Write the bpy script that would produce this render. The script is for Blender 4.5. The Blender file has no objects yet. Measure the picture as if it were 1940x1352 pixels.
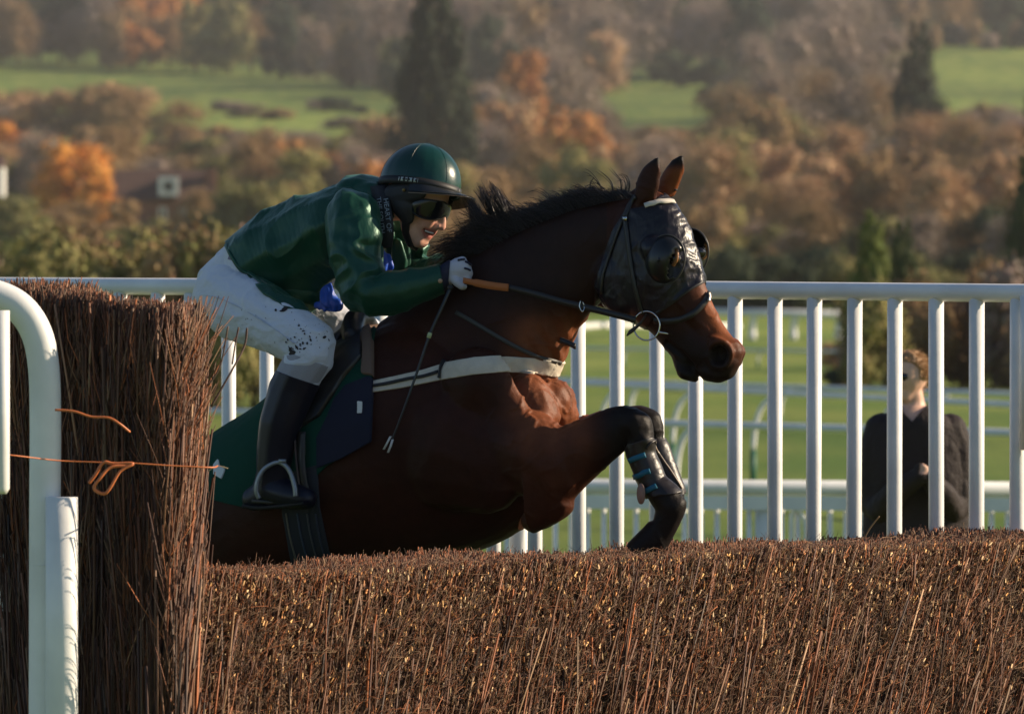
import bpy, bmesh, math, random
import numpy as np
from mathutils import Vector, noise as mnoise
from mathutils.bvhtree import BVHTree
R = math.radians
rng = np.random.default_rng(7)
random.seed(7)
scene = bpy.context.scene
COL = scene.collection

# ------------------------------------------------------------------ camera, sky, sun, exposure
FOC, CX, CY, HOR, CAMZ = 11800.0, 970.0, 676.0, 520.0, 2.25
PITCH = math.atan((CY - HOR) / FOC)
cam_d = bpy.data.cameras.new('camera')
cam = bpy.data.objects.new('camera', cam_d); COL.objects.link(cam)
cam.location = (0, 0, CAMZ); cam.rotation_euler = (math.pi/2 - PITCH, 0, 0)
cam_d.sensor_width = 36; cam_d.lens = FOC*36/1940
cam_d.clip_start = 1; cam_d.clip_end = 12000
cam_d.dof.use_dof = True; cam_d.dof.focus_distance = 19.6; cam_d.dof.aperture_fstop = 7.4
scene.camera = cam
SUN_EL, SUN_B = 24, 9                       # elevation, degrees behind the picture plane on the right
world = bpy.data.worlds.new('World'); scene.world = world; world.use_nodes = True
wn = world.node_tree
sky = wn.nodes.new('ShaderNodeTexSky'); sky.sky_type = 'NISHITA'; sky.sun_disc = False
sky.sun_elevation = R(SUN_EL); sky.sun_rotation = R(90 - SUN_B); sky.dust_density = 0.25; sky.ozone_density = 3.5
wn.links.new(sky.outputs[0], wn.nodes['Background'].inputs[0])
wn.nodes['Background'].inputs[1].default_value = 0.068
sd = bpy.data.lights.new('sun', 'SUN'); sd.energy = 5.0; sd.angle = R(0.5); sd.color = (1.0, 0.82, 0.60)
sun = bpy.data.objects.new('sun', sd); COL.objects.link(sun)
SDIR = Vector((math.cos(R(SUN_EL))*math.cos(R(SUN_B)), math.cos(R(SUN_EL))*math.sin(R(SUN_B)), math.sin(R(SUN_EL))))
sun.rotation_euler = SDIR.to_track_quat('Z', 'Y').to_euler()
scene.view_settings.view_transform = 'Standard'; scene.view_settings.look = 'None'
scene.view_settings.exposure = 0.72; scene.view_settings.gamma = 1
scene.render.engine = 'CYCLES'
scene.cycles.use_denoising = True; scene.cycles.max_bounces = 6
scene.cycles.volume_bounces = 0

# ------------------------------------------------------------------ measuring helpers
FW = np.array([0, math.cos(PITCH), -math.sin(PITCH)]); UP = np.array([0, math.sin(PITCH), math.cos(PITCH)])
RT = np.array([1.0, 0, 0]); CAMP = np.array([0, 0, CAMZ])
def ray(px, py): return FW + RT*(px-CX)/FOC - UP*(py-CY)/FOC
def at(px, py, Y):
    d = ray(px, py); return CAMP + d*(Y/d[1])
def topx(V):
    V = np.asarray(V, float) - CAMP
    z = V@FW
    return np.stack([CX + FOC*(V@RT)/z, CY - FOC*(V@UP)/z], -1)
YAW = R(25)
HD = np.array([math.cos(YAW), -math.sin(YAW), 0]); LT = np.array([math.sin(YAW), math.cos(YAW), 0])
ORG = at(800, 760, 20.2); PXM = FOC/20.2     # pixels per metre at the horse
def hp(px, py, lat=0.0):
    d = ray(px, py); t = (lat - (CAMP-ORG)@LT)/(d@LT); return CAMP + d*t
def lat_of(V): return (np.asarray(V)-ORG)@LT
def nearpx(V):
    V = np.asarray(V, float); l = lat_of(V); l = np.maximum(l, 0)
    return topx(V - 2*l[:, None]*LT)

# ------------------------------------------------------------------ object helpers
def tag(o, label=None, cat=None, group=None, kind=None):
    if label: o['label'] = label
    if cat: o['category'] = cat
    if group: o['group'] = group
    if kind: o['kind'] = kind
    return o
def empty(name, loc, label, cat, group=None):
    o = bpy.data.objects.new(name, None); COL.objects.link(o); o.location = loc; o.empty_display_size = .1
    return tag(o, label, cat, group)
def mesh_from(V, F, smooth=True, col=None, uv=None, name='m'):
    """V (n,3); F int array (m,3|4) or list of such arrays"""
    Fs = F if isinstance(F, list) else [F]
    Fs = [np.asarray(f, np.int32) for f in Fs if len(f)]
    me = bpy.data.meshes.new(name)
    V = np.asarray(V, np.float32)
    me.vertices.add(len(V)); me.vertices.foreach_set('co', V.ravel())
    loops = np.concatenate([f.ravel() for f in Fs]); tot = np.concatenate([np.full(len(f), f.shape[1]) for f in Fs]).astype(np.int32)
    st = np.concatenate([[0], np.cumsum(tot)[:-1]]).astype(np.int32)
    me.loops.add(len(loops)); me.loops.foreach_set('vertex_index', loops.astype(np.int32))
    me.polygons.add(len(tot)); me.polygons.foreach_set('loop_start', st); me.polygons.foreach_set('loop_total', tot)
    me.polygons.foreach_set('use_smooth', np.full(len(tot), smooth))
    me.update(calc_edges=True)
    if col is not None:
        a = me.color_attributes.new('Col', 'FLOAT_COLOR', 'POINT')
        c = np.ones((len(V), 4), np.float32); c[:, :3] = col
        a.data.foreach_set('color', c.ravel())
    return me
def link(name, me, mat=None, parent=None):
    o = bpy.data.objects.new(name, me); COL.objects.link(o)
    if mat: me.materials.append(mat)
    if parent is not None:
        o.parent = parent; o.matrix_parent_inverse = parent_inv(parent)
    return o
from mathutils import Matrix, Euler
def world_of(o):
    m = Matrix.LocRotScale(o.location, o.rotation_euler, o.scale)
    return m if o.parent is None else world_of(o.parent) @ o.matrix_parent_inverse @ m
def parent_inv(p): return world_of(p).inverted()
def mk(name, V, F, mat, parent=None, smooth=True, col=None):
    return link(name, mesh_from(V, F, smooth, col), mat, parent)

def mat(name, color=(.5,.5,.5), rough=.6, spec=.4, metal=0, noise=None, bump=None, attr=False, sheen=0, coat=0, trans=0):
    """noise=(scale, amount) varies the colour; bump=list of (scale, distance, stretch xyz)"""
    m = bpy.data.materials.new(name); m.use_nodes = True; nt = m.node_tree; b = nt.nodes['Principled BSDF']
    N = nt.nodes.new; K = nt.links.new
    b.inputs['Roughness'].default_value = rough; b.inputs['Specular IOR Level'].default_value = spec
    b.inputs['Metallic'].default_value = metal; b.inputs['Sheen Weight'].default_value = sheen
    b.inputs['Coat Weight'].default_value = coat; b.inputs['Transmission Weight'].default_value = trans
    tc = N('ShaderNodeTexCoord')
    if attr:
        at_ = N('ShaderNodeAttribute'); at_.attribute_name = 'Col'; src = at_.outputs[0]
    else:
        rgb = N('ShaderNodeRGB'); rgb.outputs[0].default_value = (*color, 1); src = rgb.outputs[0]
    if noise:
        nx = N('ShaderNodeTexNoise'); nx.inputs['Scale'].default_value = noise[0]; nx.inputs['Detail'].default_value = 6
        K(tc.outputs['Object'], nx.inputs['Vector'])
        mr = N('ShaderNodeMapRange'); mr.inputs[1].default_value = .3; mr.inputs[2].default_value = .7
        mr.inputs[3].default_value = 1-noise[1]; mr.inputs[4].default_value = 1+noise[1]
        K(nx.outputs[0], mr.inputs[0])
        mx = N('ShaderNodeVectorMath'); mx.operation = 'SCALE'; K(src, mx.inputs[0]); K(mr.outputs[0], mx.inputs['Scale'])
        src = mx.outputs[0]
    K(src, b.inputs['Base Color'])
    prev = None
    for (sc, dist, st) in (bump or []):
        mp = N('ShaderNodeMapping'); mp.inputs['Scale'].default_value = st; K(tc.outputs['Object'], mp.inputs[0])
        nb = N('ShaderNodeTexNoise'); nb.inputs['Scale'].default_value = sc; nb.inputs['Detail'].default_value = 3
        K(mp.outputs[0], nb.inputs['Vector'])
        bp = N('ShaderNodeBump'); bp.inputs['Distance'].default_value = dist; bp.inputs['Strength'].default_value = 1
        K(nb.outputs[0], bp.inputs['Height'])
        if prev: K(prev.outputs[0], bp.inputs['Normal'])
        prev = bp
    if prev: K(prev.outputs[0], b.inputs['Normal'])
    return m

def strands(P, D, r0, r1, col, bend=None, segs=2):
    """triangular prisms along P -> P+D (n,3), radii (n,), colour (n,3), bend offset at the middle (n,3)"""
    n = len(P); bend = np.zeros((n, 3)) if bend is None else bend
    r0 = np.broadcast_to(r0, n); r1 = np.broadcast_to(r1, n)
    T = D/np.linalg.norm(D, axis=1, keepdims=True)
    rv = rng.normal(size=(n, 3)); A = np.cross(T, rv); A /= np.linalg.norm(A, axis=1, keepdims=True)+1e-9
    B = np.cross(T, A)
    V = np.zeros((n, segs+1, 3, 3))
    for s in range(segs+1):
        t = s/segs; c = P + D*t + bend*(4*t*(1-t)); r = r0*(1-t)+r1*t
        for k in range(3):
            a = 2*math.pi*k/3
            V[:, s, k] = c + (A*math.cos(a)+B*math.sin(a))*r[:, None]
    base = np.arange(n)[:, None]*(segs+1)*3
    Q = []
    for s in range(segs):
        for k in range(3):
            k2 = (k+1) % 3
            Q.append(base + np.array([[s*3+k, s*3+k2, (s+1)*3+k2, (s+1)*3+k]]))
    Q = np.concatenate(Q)
    C = base + np.array([[segs*3, segs*3+1, segs*3+2]])
    cc = np.repeat(col, (segs+1)*3, axis=0)
    return V.reshape(-1, 3), Q, C, cc
def merge(parts):
    Vs, Qs, Cs, cs = [], [], [], []; o = 0
    for V, Q, C, c in parts:
        Vs.append(V); Qs.append(Q+o); Cs.append(C+o); cs.append(c); o += len(V)
    return np.concatenate(Vs), [np.concatenate(Qs), np.concatenate(Cs)], np.concatenate(cs)

def tube(pts, rad, n=14, caps=True, flat=None):
    """tube along 3D points; rad scalar or list; returns V,F"""
    pts = np.asarray(pts, float); m = len(pts); rad = np.broadcast_to(rad, m)
    T = np.gradient(pts, axis=0); T /= np.linalg.norm(T, axis=1, keepdims=True)
    ref = np.array([0, 0, 1.0]) if abs(T[0, 2]) < .9 else np.array([1.0, 0, 0])
    V = []; a = np.cross(T[0], ref)
    for i in range(m):
        a = a-T[i]*(a@T[i]); a /= np.linalg.norm(a); b = np.cross(T[i], a)
        for k in range(n):
            th = 2*math.pi*k/n; V.append(pts[i] + (a*math.cos(th)+b*math.sin(th))*rad[i])
    F = [[i*n+k, i*n+(k+1) % n, (i+1)*n+(k+1) % n, (i+1)*n+k] for i in range(m-1) for k in range(n)]
    tri = []
    if caps:
        for i, r in ((0, 1), (m-1, 0)):
            V.append(pts[i]); c = len(V)-1
            for k in range(n):
                q = [i*n+k, i*n+(k+1) % n]; tri.append([c]+(q if not r else q[::-1]))
    return np.array(V), [np.array(F), np.array(tri)] if tri else [np.array(F)]
def smooth_path(P, k=8):
    P = np.asarray(P, float); Q = np.vstack([2*P[0]-P[1], P, 2*P[-1]-P[-2]]); out = []
    for i in range(1, len(Q)-2):
        for t in np.linspace(0, 1, k, endpoint=False):
            a, b, c, d = Q[i-1], Q[i], Q[i+1], Q[i+2]
            out.append(.5*((2*b)+(-a+c)*t+(2*a-5*b+4*c-d)*t*t+(-a+3*b-3*c+d)*t**3))
    out.append(P[-1]); return np.array(out)
def box(c, s, ax=None, bevel=0):
    """oriented box: centre, half sizes, axes rows"""
    ax = np.eye(3) if ax is None else np.asarray(ax)
    V = [np.asarray(c)+ax[0]*s[0]*i+ax[1]*s[1]*j+ax[2]*s[2]*k for i in (-1, 1) for j in (-1, 1) for k in (-1, 1)]
    F = [[0,1,3,2],[4,6,7,5],[0,4,5,1],[2,3,7,6],[0,2,6,4],[1,5,7,3]]
    return np.array(V), np.array(F)
class MB:
    def __init__(s): s.V = []; s.F = []; s.n = 0
    def add(s, V, F):
        for f in (F if isinstance(F, list) else [F]):
            if len(f): s.F.append(np.asarray(f)+s.n)
        s.V.append(np.asarray(V)); s.n += len(V); return s
    def build(s, name, m, parent=None, smooth=True):
        q = [f for f in s.F if f.shape[1] == 4]; t = [f for f in s.F if f.shape[1] == 3]
        Fs = ([np.concatenate(q)] if q else [])+([np.concatenate(t)] if t else [])
        return mk(name, np.concatenate(s.V), Fs, m, parent, smooth)

# solid builder: overlapping lofts and chains, joined by a voxel remesh
def icosph(sub=2):
    bm = bmesh.new(); bmesh.ops.create_icosphere(bm, subdivisions=sub, radius=1)
    V = np.array([v.co[:] for v in bm.verts]); F = np.array([[v.index for v in f.verts] for f in bm.faces]); bm.free(); return V, F
ICO = icosph(2)
class Solid:
    def __init__(s, ppm=PXM, point=hp, L=LT, H=HD): s.mb = MB(); s.ppm = ppm; s.pt = point; s.L = L; s.H = H
    def ball(s, c, r, kl=1.0, kz=1.0):
        V, F = ICO; Z = np.cross(s.H, s.L); Z = np.array([0, 0, 1.0])
        P = c + (V[:, :1]*s.H + V[:, 1:2]*s.L*kl + V[:, 2:3]*Z*kz)*r
        s.mb.add(P, F)
    def chain(s, nodes):
        """nodes (px, py, lat, r_px[, k_lateral])"""
        N = [tuple(n)+(1.0,)*(5-len(n)) for n in nodes]
        pts = [s.pt(n[0], n[1], n[2]) for n in N]
        for i in range(len(N)):
            s.ball(pts[i], N[i][3]/s.ppm, N[i][4])
            if i+1 < len(N):
                d = np.linalg.norm(pts[i+1]-pts[i]); r = min(N[i][3], N[i+1][3])/s.ppm
                m = max(2, int(d/(r*.13)))
                for j in range(1, m):
                    t = j/m
                    s.ball(pts[i]*(1-t)+pts[i+1]*t, (N[i][3]*(1-t)+N[i+1][3]*t)/s.ppm, N[i][4]*(1-t)+N[i+1][4]*t)
    def loft(s, secs, n=36, k=6):
        """sections (ax, ay, bx, by, half_width_m[, lat])"""
        S = np.array([tuple(q)+(0.0,)*(6-len(q)) for q in secs], float)
        S = smooth_path(S, k)
        V = []
        for q in S:
            A = s.pt(q[0], q[1], q[5]); B = s.pt(q[2], q[3], q[5]); c = (A+B)/2; e = (A-B)/2
            for j in range(n):
                th = 2*math.pi*j/n; V.append(c+e*math.cos(th)+s.L*q[4]*math.sin(th))
        m = len(S)
        F = [[i*n+j, i*n+(j+1) % n, (i+1)*n+(j+1) % n, (i+1)*n+j] for i in range(m-1) for j in range(n)]
        T = []
        for i, r in ((0, 0), (m-1, 1)):
            V.append(np.mean(V[i*n:(i+1)*n], axis=0)); c = len(V)-1
            for j in range(n):
                q = [i*n+j, i*n+(j+1) % n]; T.append([c]+(q[::-1] if not r else q))
        s.mb.add(np.array(V), [np.array(F), np.array(T)])
    def mesh(s, voxel=.007, smooth=6, fac=.5):
        o = s.mb.build('tmp', None)
        bm = bmesh.new(); bm.from_mesh(o.data); bmesh.ops.recalc_face_normals(bm, faces=bm.faces); bm.to_mesh(o.data); bm.free()
        r = o.modifiers.new('r', 'REMESH'); r.mode = 'VOXEL'; r.voxel_size = voxel; r.adaptivity = 0
        q = o.modifiers.new('s', 'SMOOTH'); q.iterations = smooth; q.factor = fac
        dg = bpy.context.evaluated_depsgraph_get(); me = bpy.data.meshes.new_from_object(o.evaluated_get(dg))
        V = np.zeros(len(me.vertices)*3); me.vertices.foreach_get('co', V); V = V.reshape(-1, 3)
        me.calc_loop_triangles()
        Tt = np.zeros(len(me.loop_triangles)*3, np.int32); me.loop_triangles.foreach_get('vertices', Tt); T = Tt.reshape(-1, 3)
        bpy.data.objects.remove(o); bpy.data.meshes.remove(me)
        return V, T
def normals(V, T):
    n = np.cross(V[T[:, 1]]-V[T[:, 0]], V[T[:, 2]]-V[T[:, 0]]); N = np.zeros_like(V)
    for k in range(3): np.add.at(N, T[:, k], n)
    return N/(np.linalg.norm(N, axis=1, keepdims=True)+1e-12)
def fnoise(V, sc, st=(1, 1, 1), off=0.0):
    Q = V*np.array(st)*sc+off
    return np.array([mnoise.noise(q) for q in Q])
def poly_sd(P, poly):
    """signed distance to polygon, positive inside"""
    poly = np.asarray(poly, float); d = np.full(len(P), 1e9); ins = np.zeros(len(P), bool)
    for i in range(len(poly)):
        a = poly[i]; b = poly[(i+1) % len(poly)]; e = b-a; w = P-a
        t = np.clip((w@e)/(e@e+1e-9), 0, 1); d = np.minimum(d, np.linalg.norm(w-t[:, None]*e, axis=1))
        c = ((a[1] <= P[:, 1]) & (b[1] > P[:, 1])) | ((b[1] <= P[:, 1]) & (a[1] > P[:, 1]))
        with np.errstate(divide='ignore', invalid='ignore'):
            xi = a[0]+(P[:, 1]-a[1])/(b[1]-a[1])*(b[0]-a[0])
        ins ^= c & (P[:, 0] < xi)
    return np.where(ins, d, -d)
def clip(V, T, f):
    """keep f>0 with clean edges"""
    s = f > 0; cnt = s[T].sum(1)
    out = [T[cnt == 3]]; V = list(V); F = list(f); cache = {}
    def cut(i, j):
        k = (min(i, j), max(i, j))
        if k not in cache:
            t = f[i]/(f[i]-f[j]); V.append(np.asarray(V[i])*(1-t)+np.asarray(V[j])*t); cache[k] = len(V)-1
        return cache[k]
    ex = []
    for tri in T[(cnt > 0) & (cnt < 3)]:
        tri = list(tri); c = int(s[tri].sum())
        if c == 1:
            k = [i for i in range(3) if s[tri[i]]][0]; a, b, d = tri[k], tri[(k+1) % 3], tri[(k+2) % 3]
            ex.append([a, cut(a, b), cut(a, d)])
        else:
            k = [i for i in range(3) if not s[tri[i]]][0]; a, b, d = tri[k], tri[(k+1) % 3], tri[(k+2) % 3]
            p, q = cut(b, a), cut(d, a); ex.append([p, b, d]); ex.append([p, d, q])
    if ex: out.append(np.array(ex))
    T2 = np.concatenate(out); V = np.array(V)
    u, inv = np.unique(T2, return_inverse=True)
    return V[u], inv.reshape(-1, 3), u
def shell(name, V, T, N, f, off, m, parent, disp=None, colf=None, rim=True):
    """fitted cloth: the part of a surface where f>0, lifted by off, edge folded back to the surface"""
    nc = 3
    # interpolate normals through clip by clipping a 6D vertex array
    V6 = np.hstack([V, N]); V2, T2, _ = clip(V6, T, f)
    P, Nn = V2[:, :3], V2[:, 3:]; Nn = Nn/(np.linalg.norm(Nn, axis=1, keepdims=True)+1e-9)
    d = off if disp is None else off+disp(P)
    d = np.broadcast_to(d, len(P))
    W = P+Nn*d[:, None]
    if rim:
        e = np.sort(np.concatenate([T2[:, [0, 1]], T2[:, [1, 2]], T2[:, [2, 0]]]), axis=1)
        raw = np.concatenate([T2[:, [0, 1]], T2[:, [1, 2]], T2[:, [2, 0]]])
        _, idx, cnt = np.unique(e, axis=0, return_index=True, return_counts=True)
        be = raw[idx[cnt == 1]]
        vb = np.unique(be); mp = -np.ones(len(W), int); mp[vb] = len(W)+np.arange(len(vb))
        W2 = np.vstack([W, P[vb]-Nn[vb]*.002])
        Q = np.stack([be[:, 1], be[:, 0], mp[be[:, 0]], mp[be[:, 1]]], 1)
        Fs = [T2, Q]
    else: W2 = W; Fs = [T2]
    c = colf(W2) if colf else None
    return mk(name, W2, Fs, m, parent, True, c)
def ribbon(path, wdir, w, th=.004, n=None):
    """flat strap along 3D path with given width direction(s)"""
    path = np.asarray(path); m = len(path); wdir = np.broadcast_to(wdir, (m, 3)).copy()
    wdir /= np.linalg.norm(wdir, axis=1, keepdims=True)
    T = np.gradient(path, axis=0); T /= np.linalg.norm(T, axis=1, keepdims=True)
    nn = np.cross(T, wdir); nn /= np.linalg.norm(nn, axis=1, keepdims=True); w = np.broadcast_to(w, m)[:, None]
    V = np.stack([path-wdir*w/2-nn*th/2, path+wdir*w/2-nn*th/2, path+wdir*w/2+nn*th/2, path-wdir*w/2+nn*th/2], 1).reshape(-1, 3)
    F = [[i*4+k, i*4+(k+1) % 4, (i+1)*4+(k+1) % 4, (i+1)*4+k] for i in range(m-1) for k in range(4)]
    F += [[3, 2, 1, 0], [(m-1)*4+k for k in range(4)]]
    return V, np.array(F)

# ------------------------------------------------------------------ terrain
PROF = np.array([[-50, 0], [265, 0], [400, 2.25], [600, 2.25+90*600/FOC], [850, 2.25+190*850/FOC], [1100, 2.25+280*1100/FOC],
                 [1400, 2.25+370*1400/FOC], [1700, 2.25+460*1700/FOC], [2100, 2.25+580*2100/FOC], [2600, 2.25+740*2600/FOC], [3000, 240]])
def gz(x, y):
    return np.interp(y, PROF[:, 0], PROF[:, 1])
def depth_of(py):
    """distance at which the ground shows at image row py"""
    Y = np.linspace(12, 2600, 6000); rows = HOR - (gz(0, Y)-CAMZ)*FOC/Y
    i = np.argmax(rows <= py); return Y[i]
M_GRASS = bpy.data.materials.new('turf'); M_GRASS.use_nodes = True
nt = M_GRASS.node_tree; B = nt.nodes['Principled BSDF']; B.inputs['Roughness'].default_value = .9; B.inputs['Specular IOR Level'].default_value = .15
tc = nt.nodes.new('ShaderNodeTexCoord')
def nramp(scale, stretch, c0, c1, lo=.38, hi=.62, det=5):
    mp = nt.nodes.new('ShaderNodeMapping'); mp.inputs['Scale'].default_value = stretch; nt.links.new(tc.outputs['Object'], mp.inputs[0])
    n = nt.nodes.new('ShaderNodeTexNoise'); n.inputs['Scale'].default_value = scale; n.inputs['Detail'].default_value = det; nt.links.new(mp.outputs[0], n.inputs['Vector'])
    r = nt.nodes.new('ShaderNodeValToRGB'); r.color_ramp.elements[0].position = lo; r.color_ramp.elements[1].position = hi
    r.color_ramp.elements[0].color = (*c0, 1); r.color_ramp.elements[1].color = (*c1, 1); nt.links.new(n.outputs[0], r.inputs[0]); return r
g1 = nramp(.35, (1, .25, 1), (.110, .180, .030), (.215, .255, .052)); g2 = nramp(.012, (1, .5, 1), (.62, .66, .62), (1.25, 1.2, 1.15))
g3 = nramp(7, (1, 1, 1), (.75, .75, .75), (1.25, 1.25, 1.2))
m1 = nt.nodes.new('ShaderNodeVectorMath'); m1.operation = 'MULTIPLY'; nt.links.new(g1.outputs[0], m1.inputs[0]); nt.links.new(g2.outputs[0], m1.inputs[1])
m2 = nt.nodes.new('ShaderNodeVectorMath'); m2.operation = 'MULTIPLY'; nt.links.new(m1.outputs[0], m2.inputs[0]); nt.links.new(g3.outputs[0], m2.inputs[1])
nt.links.new(m2.outputs[0], B.inputs['Base Color'])
xs = np.concatenate([[-1500, -1200, -800], np.linspace(-500, 500, 41), [800, 1200, 1500]])
ys = np.concatenate([[-40, 0, 20], np.linspace(40, 265, 20), np.linspace(275, 2600, 90), [2800, 3000]])
X, Y = np.meshgrid(xs, ys); Z = gz(X, Y)
und = np.array([mnoise.noise((x*.006, y*.003, 0)) for x, y in zip(X.ravel(), Y.ravel())]).reshape(X.shape)
Z = Z + und*np.clip((Y-700)/600, 0, 1)*2.0
nx_, ny_ = len(xs), len(ys)
idx = np.arange(nx_*ny_).reshape(ny_, nx_)
F = np.stack([idx[:-1, :-1], idx[:-1, 1:], idx[1:, 1:], idx[1:, :-1]], -1).reshape(-1, 4)
ground = mk('ground', np.stack([X, Y, Z], -1).reshape(-1, 3), F, M_GRASS); tag(ground, kind='structure')

# ------------------------------------------------------------------ white rails and wings
M_WHITE = mat('white_plastic', (.80, .79, .76), .42, .45, noise=(6, .10), bump=[(40, .0006, (1, 1, 1))])
M_WHITE2 = mat('weathered_white_plastic', (.72, .72, .70), .5, .4, noise=(5, .10))
M_GREENP = mat('green_post_plastic', (.02, .12, .07), .5)
# tall wing rail behind the horse: runs from far left to nearer right
def wing_pt(px, py):
    t = px/1940.; return at(px, py, 22.9*(1-t)+20.7*t)
wing = empty('wing_rail', tuple(wing_pt(970, 1400)*np.array([1, 1, 0])), 'tall white plastic wing rail with close uprights running behind the horse', 'rail')
ends = [(-900, 532), (-40, 540.5), (970, 546), (1960, 555.5), (2300, 559)]
V, F = tube(smooth_path([wing_pt(*e) for e in ends], 10), .0305, 20)
mk('top_rail', V, F, M_WHITE, wing)
lows = [84, 156, 228, 299, 362, 433, 505, 577, 649, 721, 793, 865, 937]
his = [1095, 1169, 1244, 1317.5, 1392.5, 1468, 1543, 1619.5, 1695.5, 1773.5, 1850.5, 1928, 2007, 2086]
for px in [-850, -780, -708, -636, -564, -492, -420, -348, -276, -204, -132, -60, 12]+lows+[1014]+his:
    p = wing_pt(px, 560); zt = wing_pt(px, 548+px*.004)[2]-.012
    jx = random.uniform(-.006, .006); V, F = tube([(p[0], p[1], zt), (p[0]+jx*.4, p[1], zt-.6), (p[0]+jx, p[1], -.02)], .026, 16)
    mk('upright', V, F, M_WHITE, wing)
p = wing_pt(984, 560)+np.array([0, .09, 0])
V, F = tube([(p[0], p[1], 2.1), (p[0], p[1], -.02)], .036, 16); mk('support_post', V, F, M_WHITE2, wing)
p = wing_pt(1943, 560)+np.array([.012, -.04, 0])
zt, zb = at(1943, 560, p[1])[2], at(1943, 852, p[1])[2]
V, F = tube([(p[0], p[1], zt), (p[0], p[1], zb)], .034, 16); mk('joint_sleeve', V, F, M_WHITE, wing)

# near curved rail on the left
NY = 17.47
near = empty('crash_rail', tuple(at(84, 1352, NY)*np.array([1, 1, 0])), 'curved white guard rail end standing before the tall birch block', 'rail')
V, F = tube(smooth_path([at(*p, NY) for p in [(-400, 556), (-200, 553), (-60, 554), (-5, 561), (40, 586), (70, 633), (83, 700), (86, 800), (85, 1000), (84, 1500), (84, 2040)]], 10), .0442, 24)
mk('bent_tube', V, F, M_WHITE, near)
V, F = tube([at(117, 941, NY-.06), at(117, 1200, NY-.06), at(118, 1990, NY-.06)], .0455, 28); mk('sleeve_post', V, F, M_WHITE, near)
V, F = tube([at(2, 588, 16.6), at(2, 800, 16.6), at(2, 925, 16.6), at(2, 935, 16.6)], [.023, .023, .023, .015], 18); mk('inner_upright', V, F, M_WHITE, near)
V, F = tube([at(87, 1068, NY-.0), at(87, 1070, NY)], .0462, 24); mk('collar', V, F, M_WHITE2, near)

# low picket rail at 40 m
pick = empty('picket_rail', (0, 40, 0), 'low white rail with board and short pickets behind the man', 'rail')
def pk(px, py, dy=0): return at(px, py, 40+dy)
V, F = tube([pk(-500, 909), pk(2700, 932)], .048, 16); mk('top_rail', V, F, M_WHITE2, pick)
a, b = pk(-500, 938, -.03), pk(2700, 961, -.03)
V, F = box((a+b)/2, (np.linalg.norm(b-a)/2, .012, .045), [(b-a)/np.linalg.norm(b-a), [0, 1, 0], [0, 0, 1]]); mk('board', V, F, M_WHITE2, pick, False)
for i, px in enumerate(np.arange(838, 2280, 30.6)):
    t = pk(px, 960, .02); z0 = gz(0, 40)
    V, F = tube([(t[0], t[1], t[2]), (t[0], t[1], z0)], .017, 8); mk('picket', V, F, M_WHITE, pick)
for px in (1452, 992):
    t = pk(px, 945, .06); V, F = tube([(t[0], t[1], t[2]), (t[0], t[1], 0)], .075, 14); mk('post', V, F, M_WHITE2, pick)
V, F = tube(smooth_path([pk(1500, 1100), pk(1499, 1000), pk(1500, 975), pk(1508, 966), pk(1519, 975), pk(1526, 1000), pk(1528, 1100)]), .015, 10)
mk('hoop', V, F, M_WHITE, pick)

# running rails further off, leaning goose-neck posts
def running_rail(name, label, P0, P1, rad, posts, lean=26, h_low=None, green=True):
    """P0,P1 = (px, py, depth) ends of the rail line"""
    p0, p1 = at(*P0), at(*P1)
    o = empty(name, ((p0+p1)/2*np.array([1, 1, 0])).tolist(), label, 'rail')
    V, F = tube([p0, (p0+p1)/2, p1], rad, 12); mk('rail', V, F, M_WHITE2, o)
    for px in posts:
        t = (px-P0[0])/(P1[0]-P0[0]); q = p0*(1-t)+p1*t; s = FOC/q[1]; g = gz(0, q[1])
        q = q - np.array([0, 0, rad]); h = q[2]-g; L = lean/s*.9
        V, F = tube(smooth_path([q, q+np.array([-L*.7, .03, -h*.12]), q+np.array([-L*1.1, .05, -h*.32]), q+np.array([-L*1.25, .05, -h*.6])], 5), rad*.8, 8)
        mk('curved_arm', V, F, M_WHITE, o)
        e = q+np.array([-L*1.25, .05, -h*.6]); V, F = tube([e, e*np.array([1, 1, 0])+np.array([0, 0, g-.05])], rad*.95, 8)
        mk('lower_post', V, F, M_GREENP if green else M_WHITE, o)
    return o
running_rail('running_rail', 'pale running rail on leaning arms with green feet, nearest of those across the turf', (-300, 760, 69), (2700, 841, 49), .035, [700, 1130, 1350, 1560, 1905])
running_rail('running_rail', 'pale running rail just above the nearest one, sloping down behind the man', (900, 716, 78), (2700, 806, 50), .035, [1000, 1138, 1295, 1470, 1650, 1900], 34)
running_rail('running_rail', 'thin pale running rail crossing behind the horse nose and the man', (900, 715, 96), (2700, 770, 78), .04, [1098, 1275, 1410, 1585, 1890], 20)
running_rail('running_rail', 'faint far running rail low above the grass beside the horse muzzle', (900, 657, 150), (2700, 680, 150), .035, [1190, 1445, 1700, 1950], 8)
running_rail('running_rail', 'bluish double running rail in front of the dark far hedge', (1300, 590, 215), (1700, 598, 215), .13, [1352, 1430, 1508, 1592, 1670], 4, green=False)
V, F = tube(smooth_path([at(930, 640, 190), at(1040, 626, 200), at(1110, 618, 212), at(1180, 616, 225), at(1400, 618, 235)], 8), .11, 10)
tag(mk('curved_rail', V, F, M_WHITE), 'bright white curving rail at the far edge of the turf, left of the horse jaw', 'rail')

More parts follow.
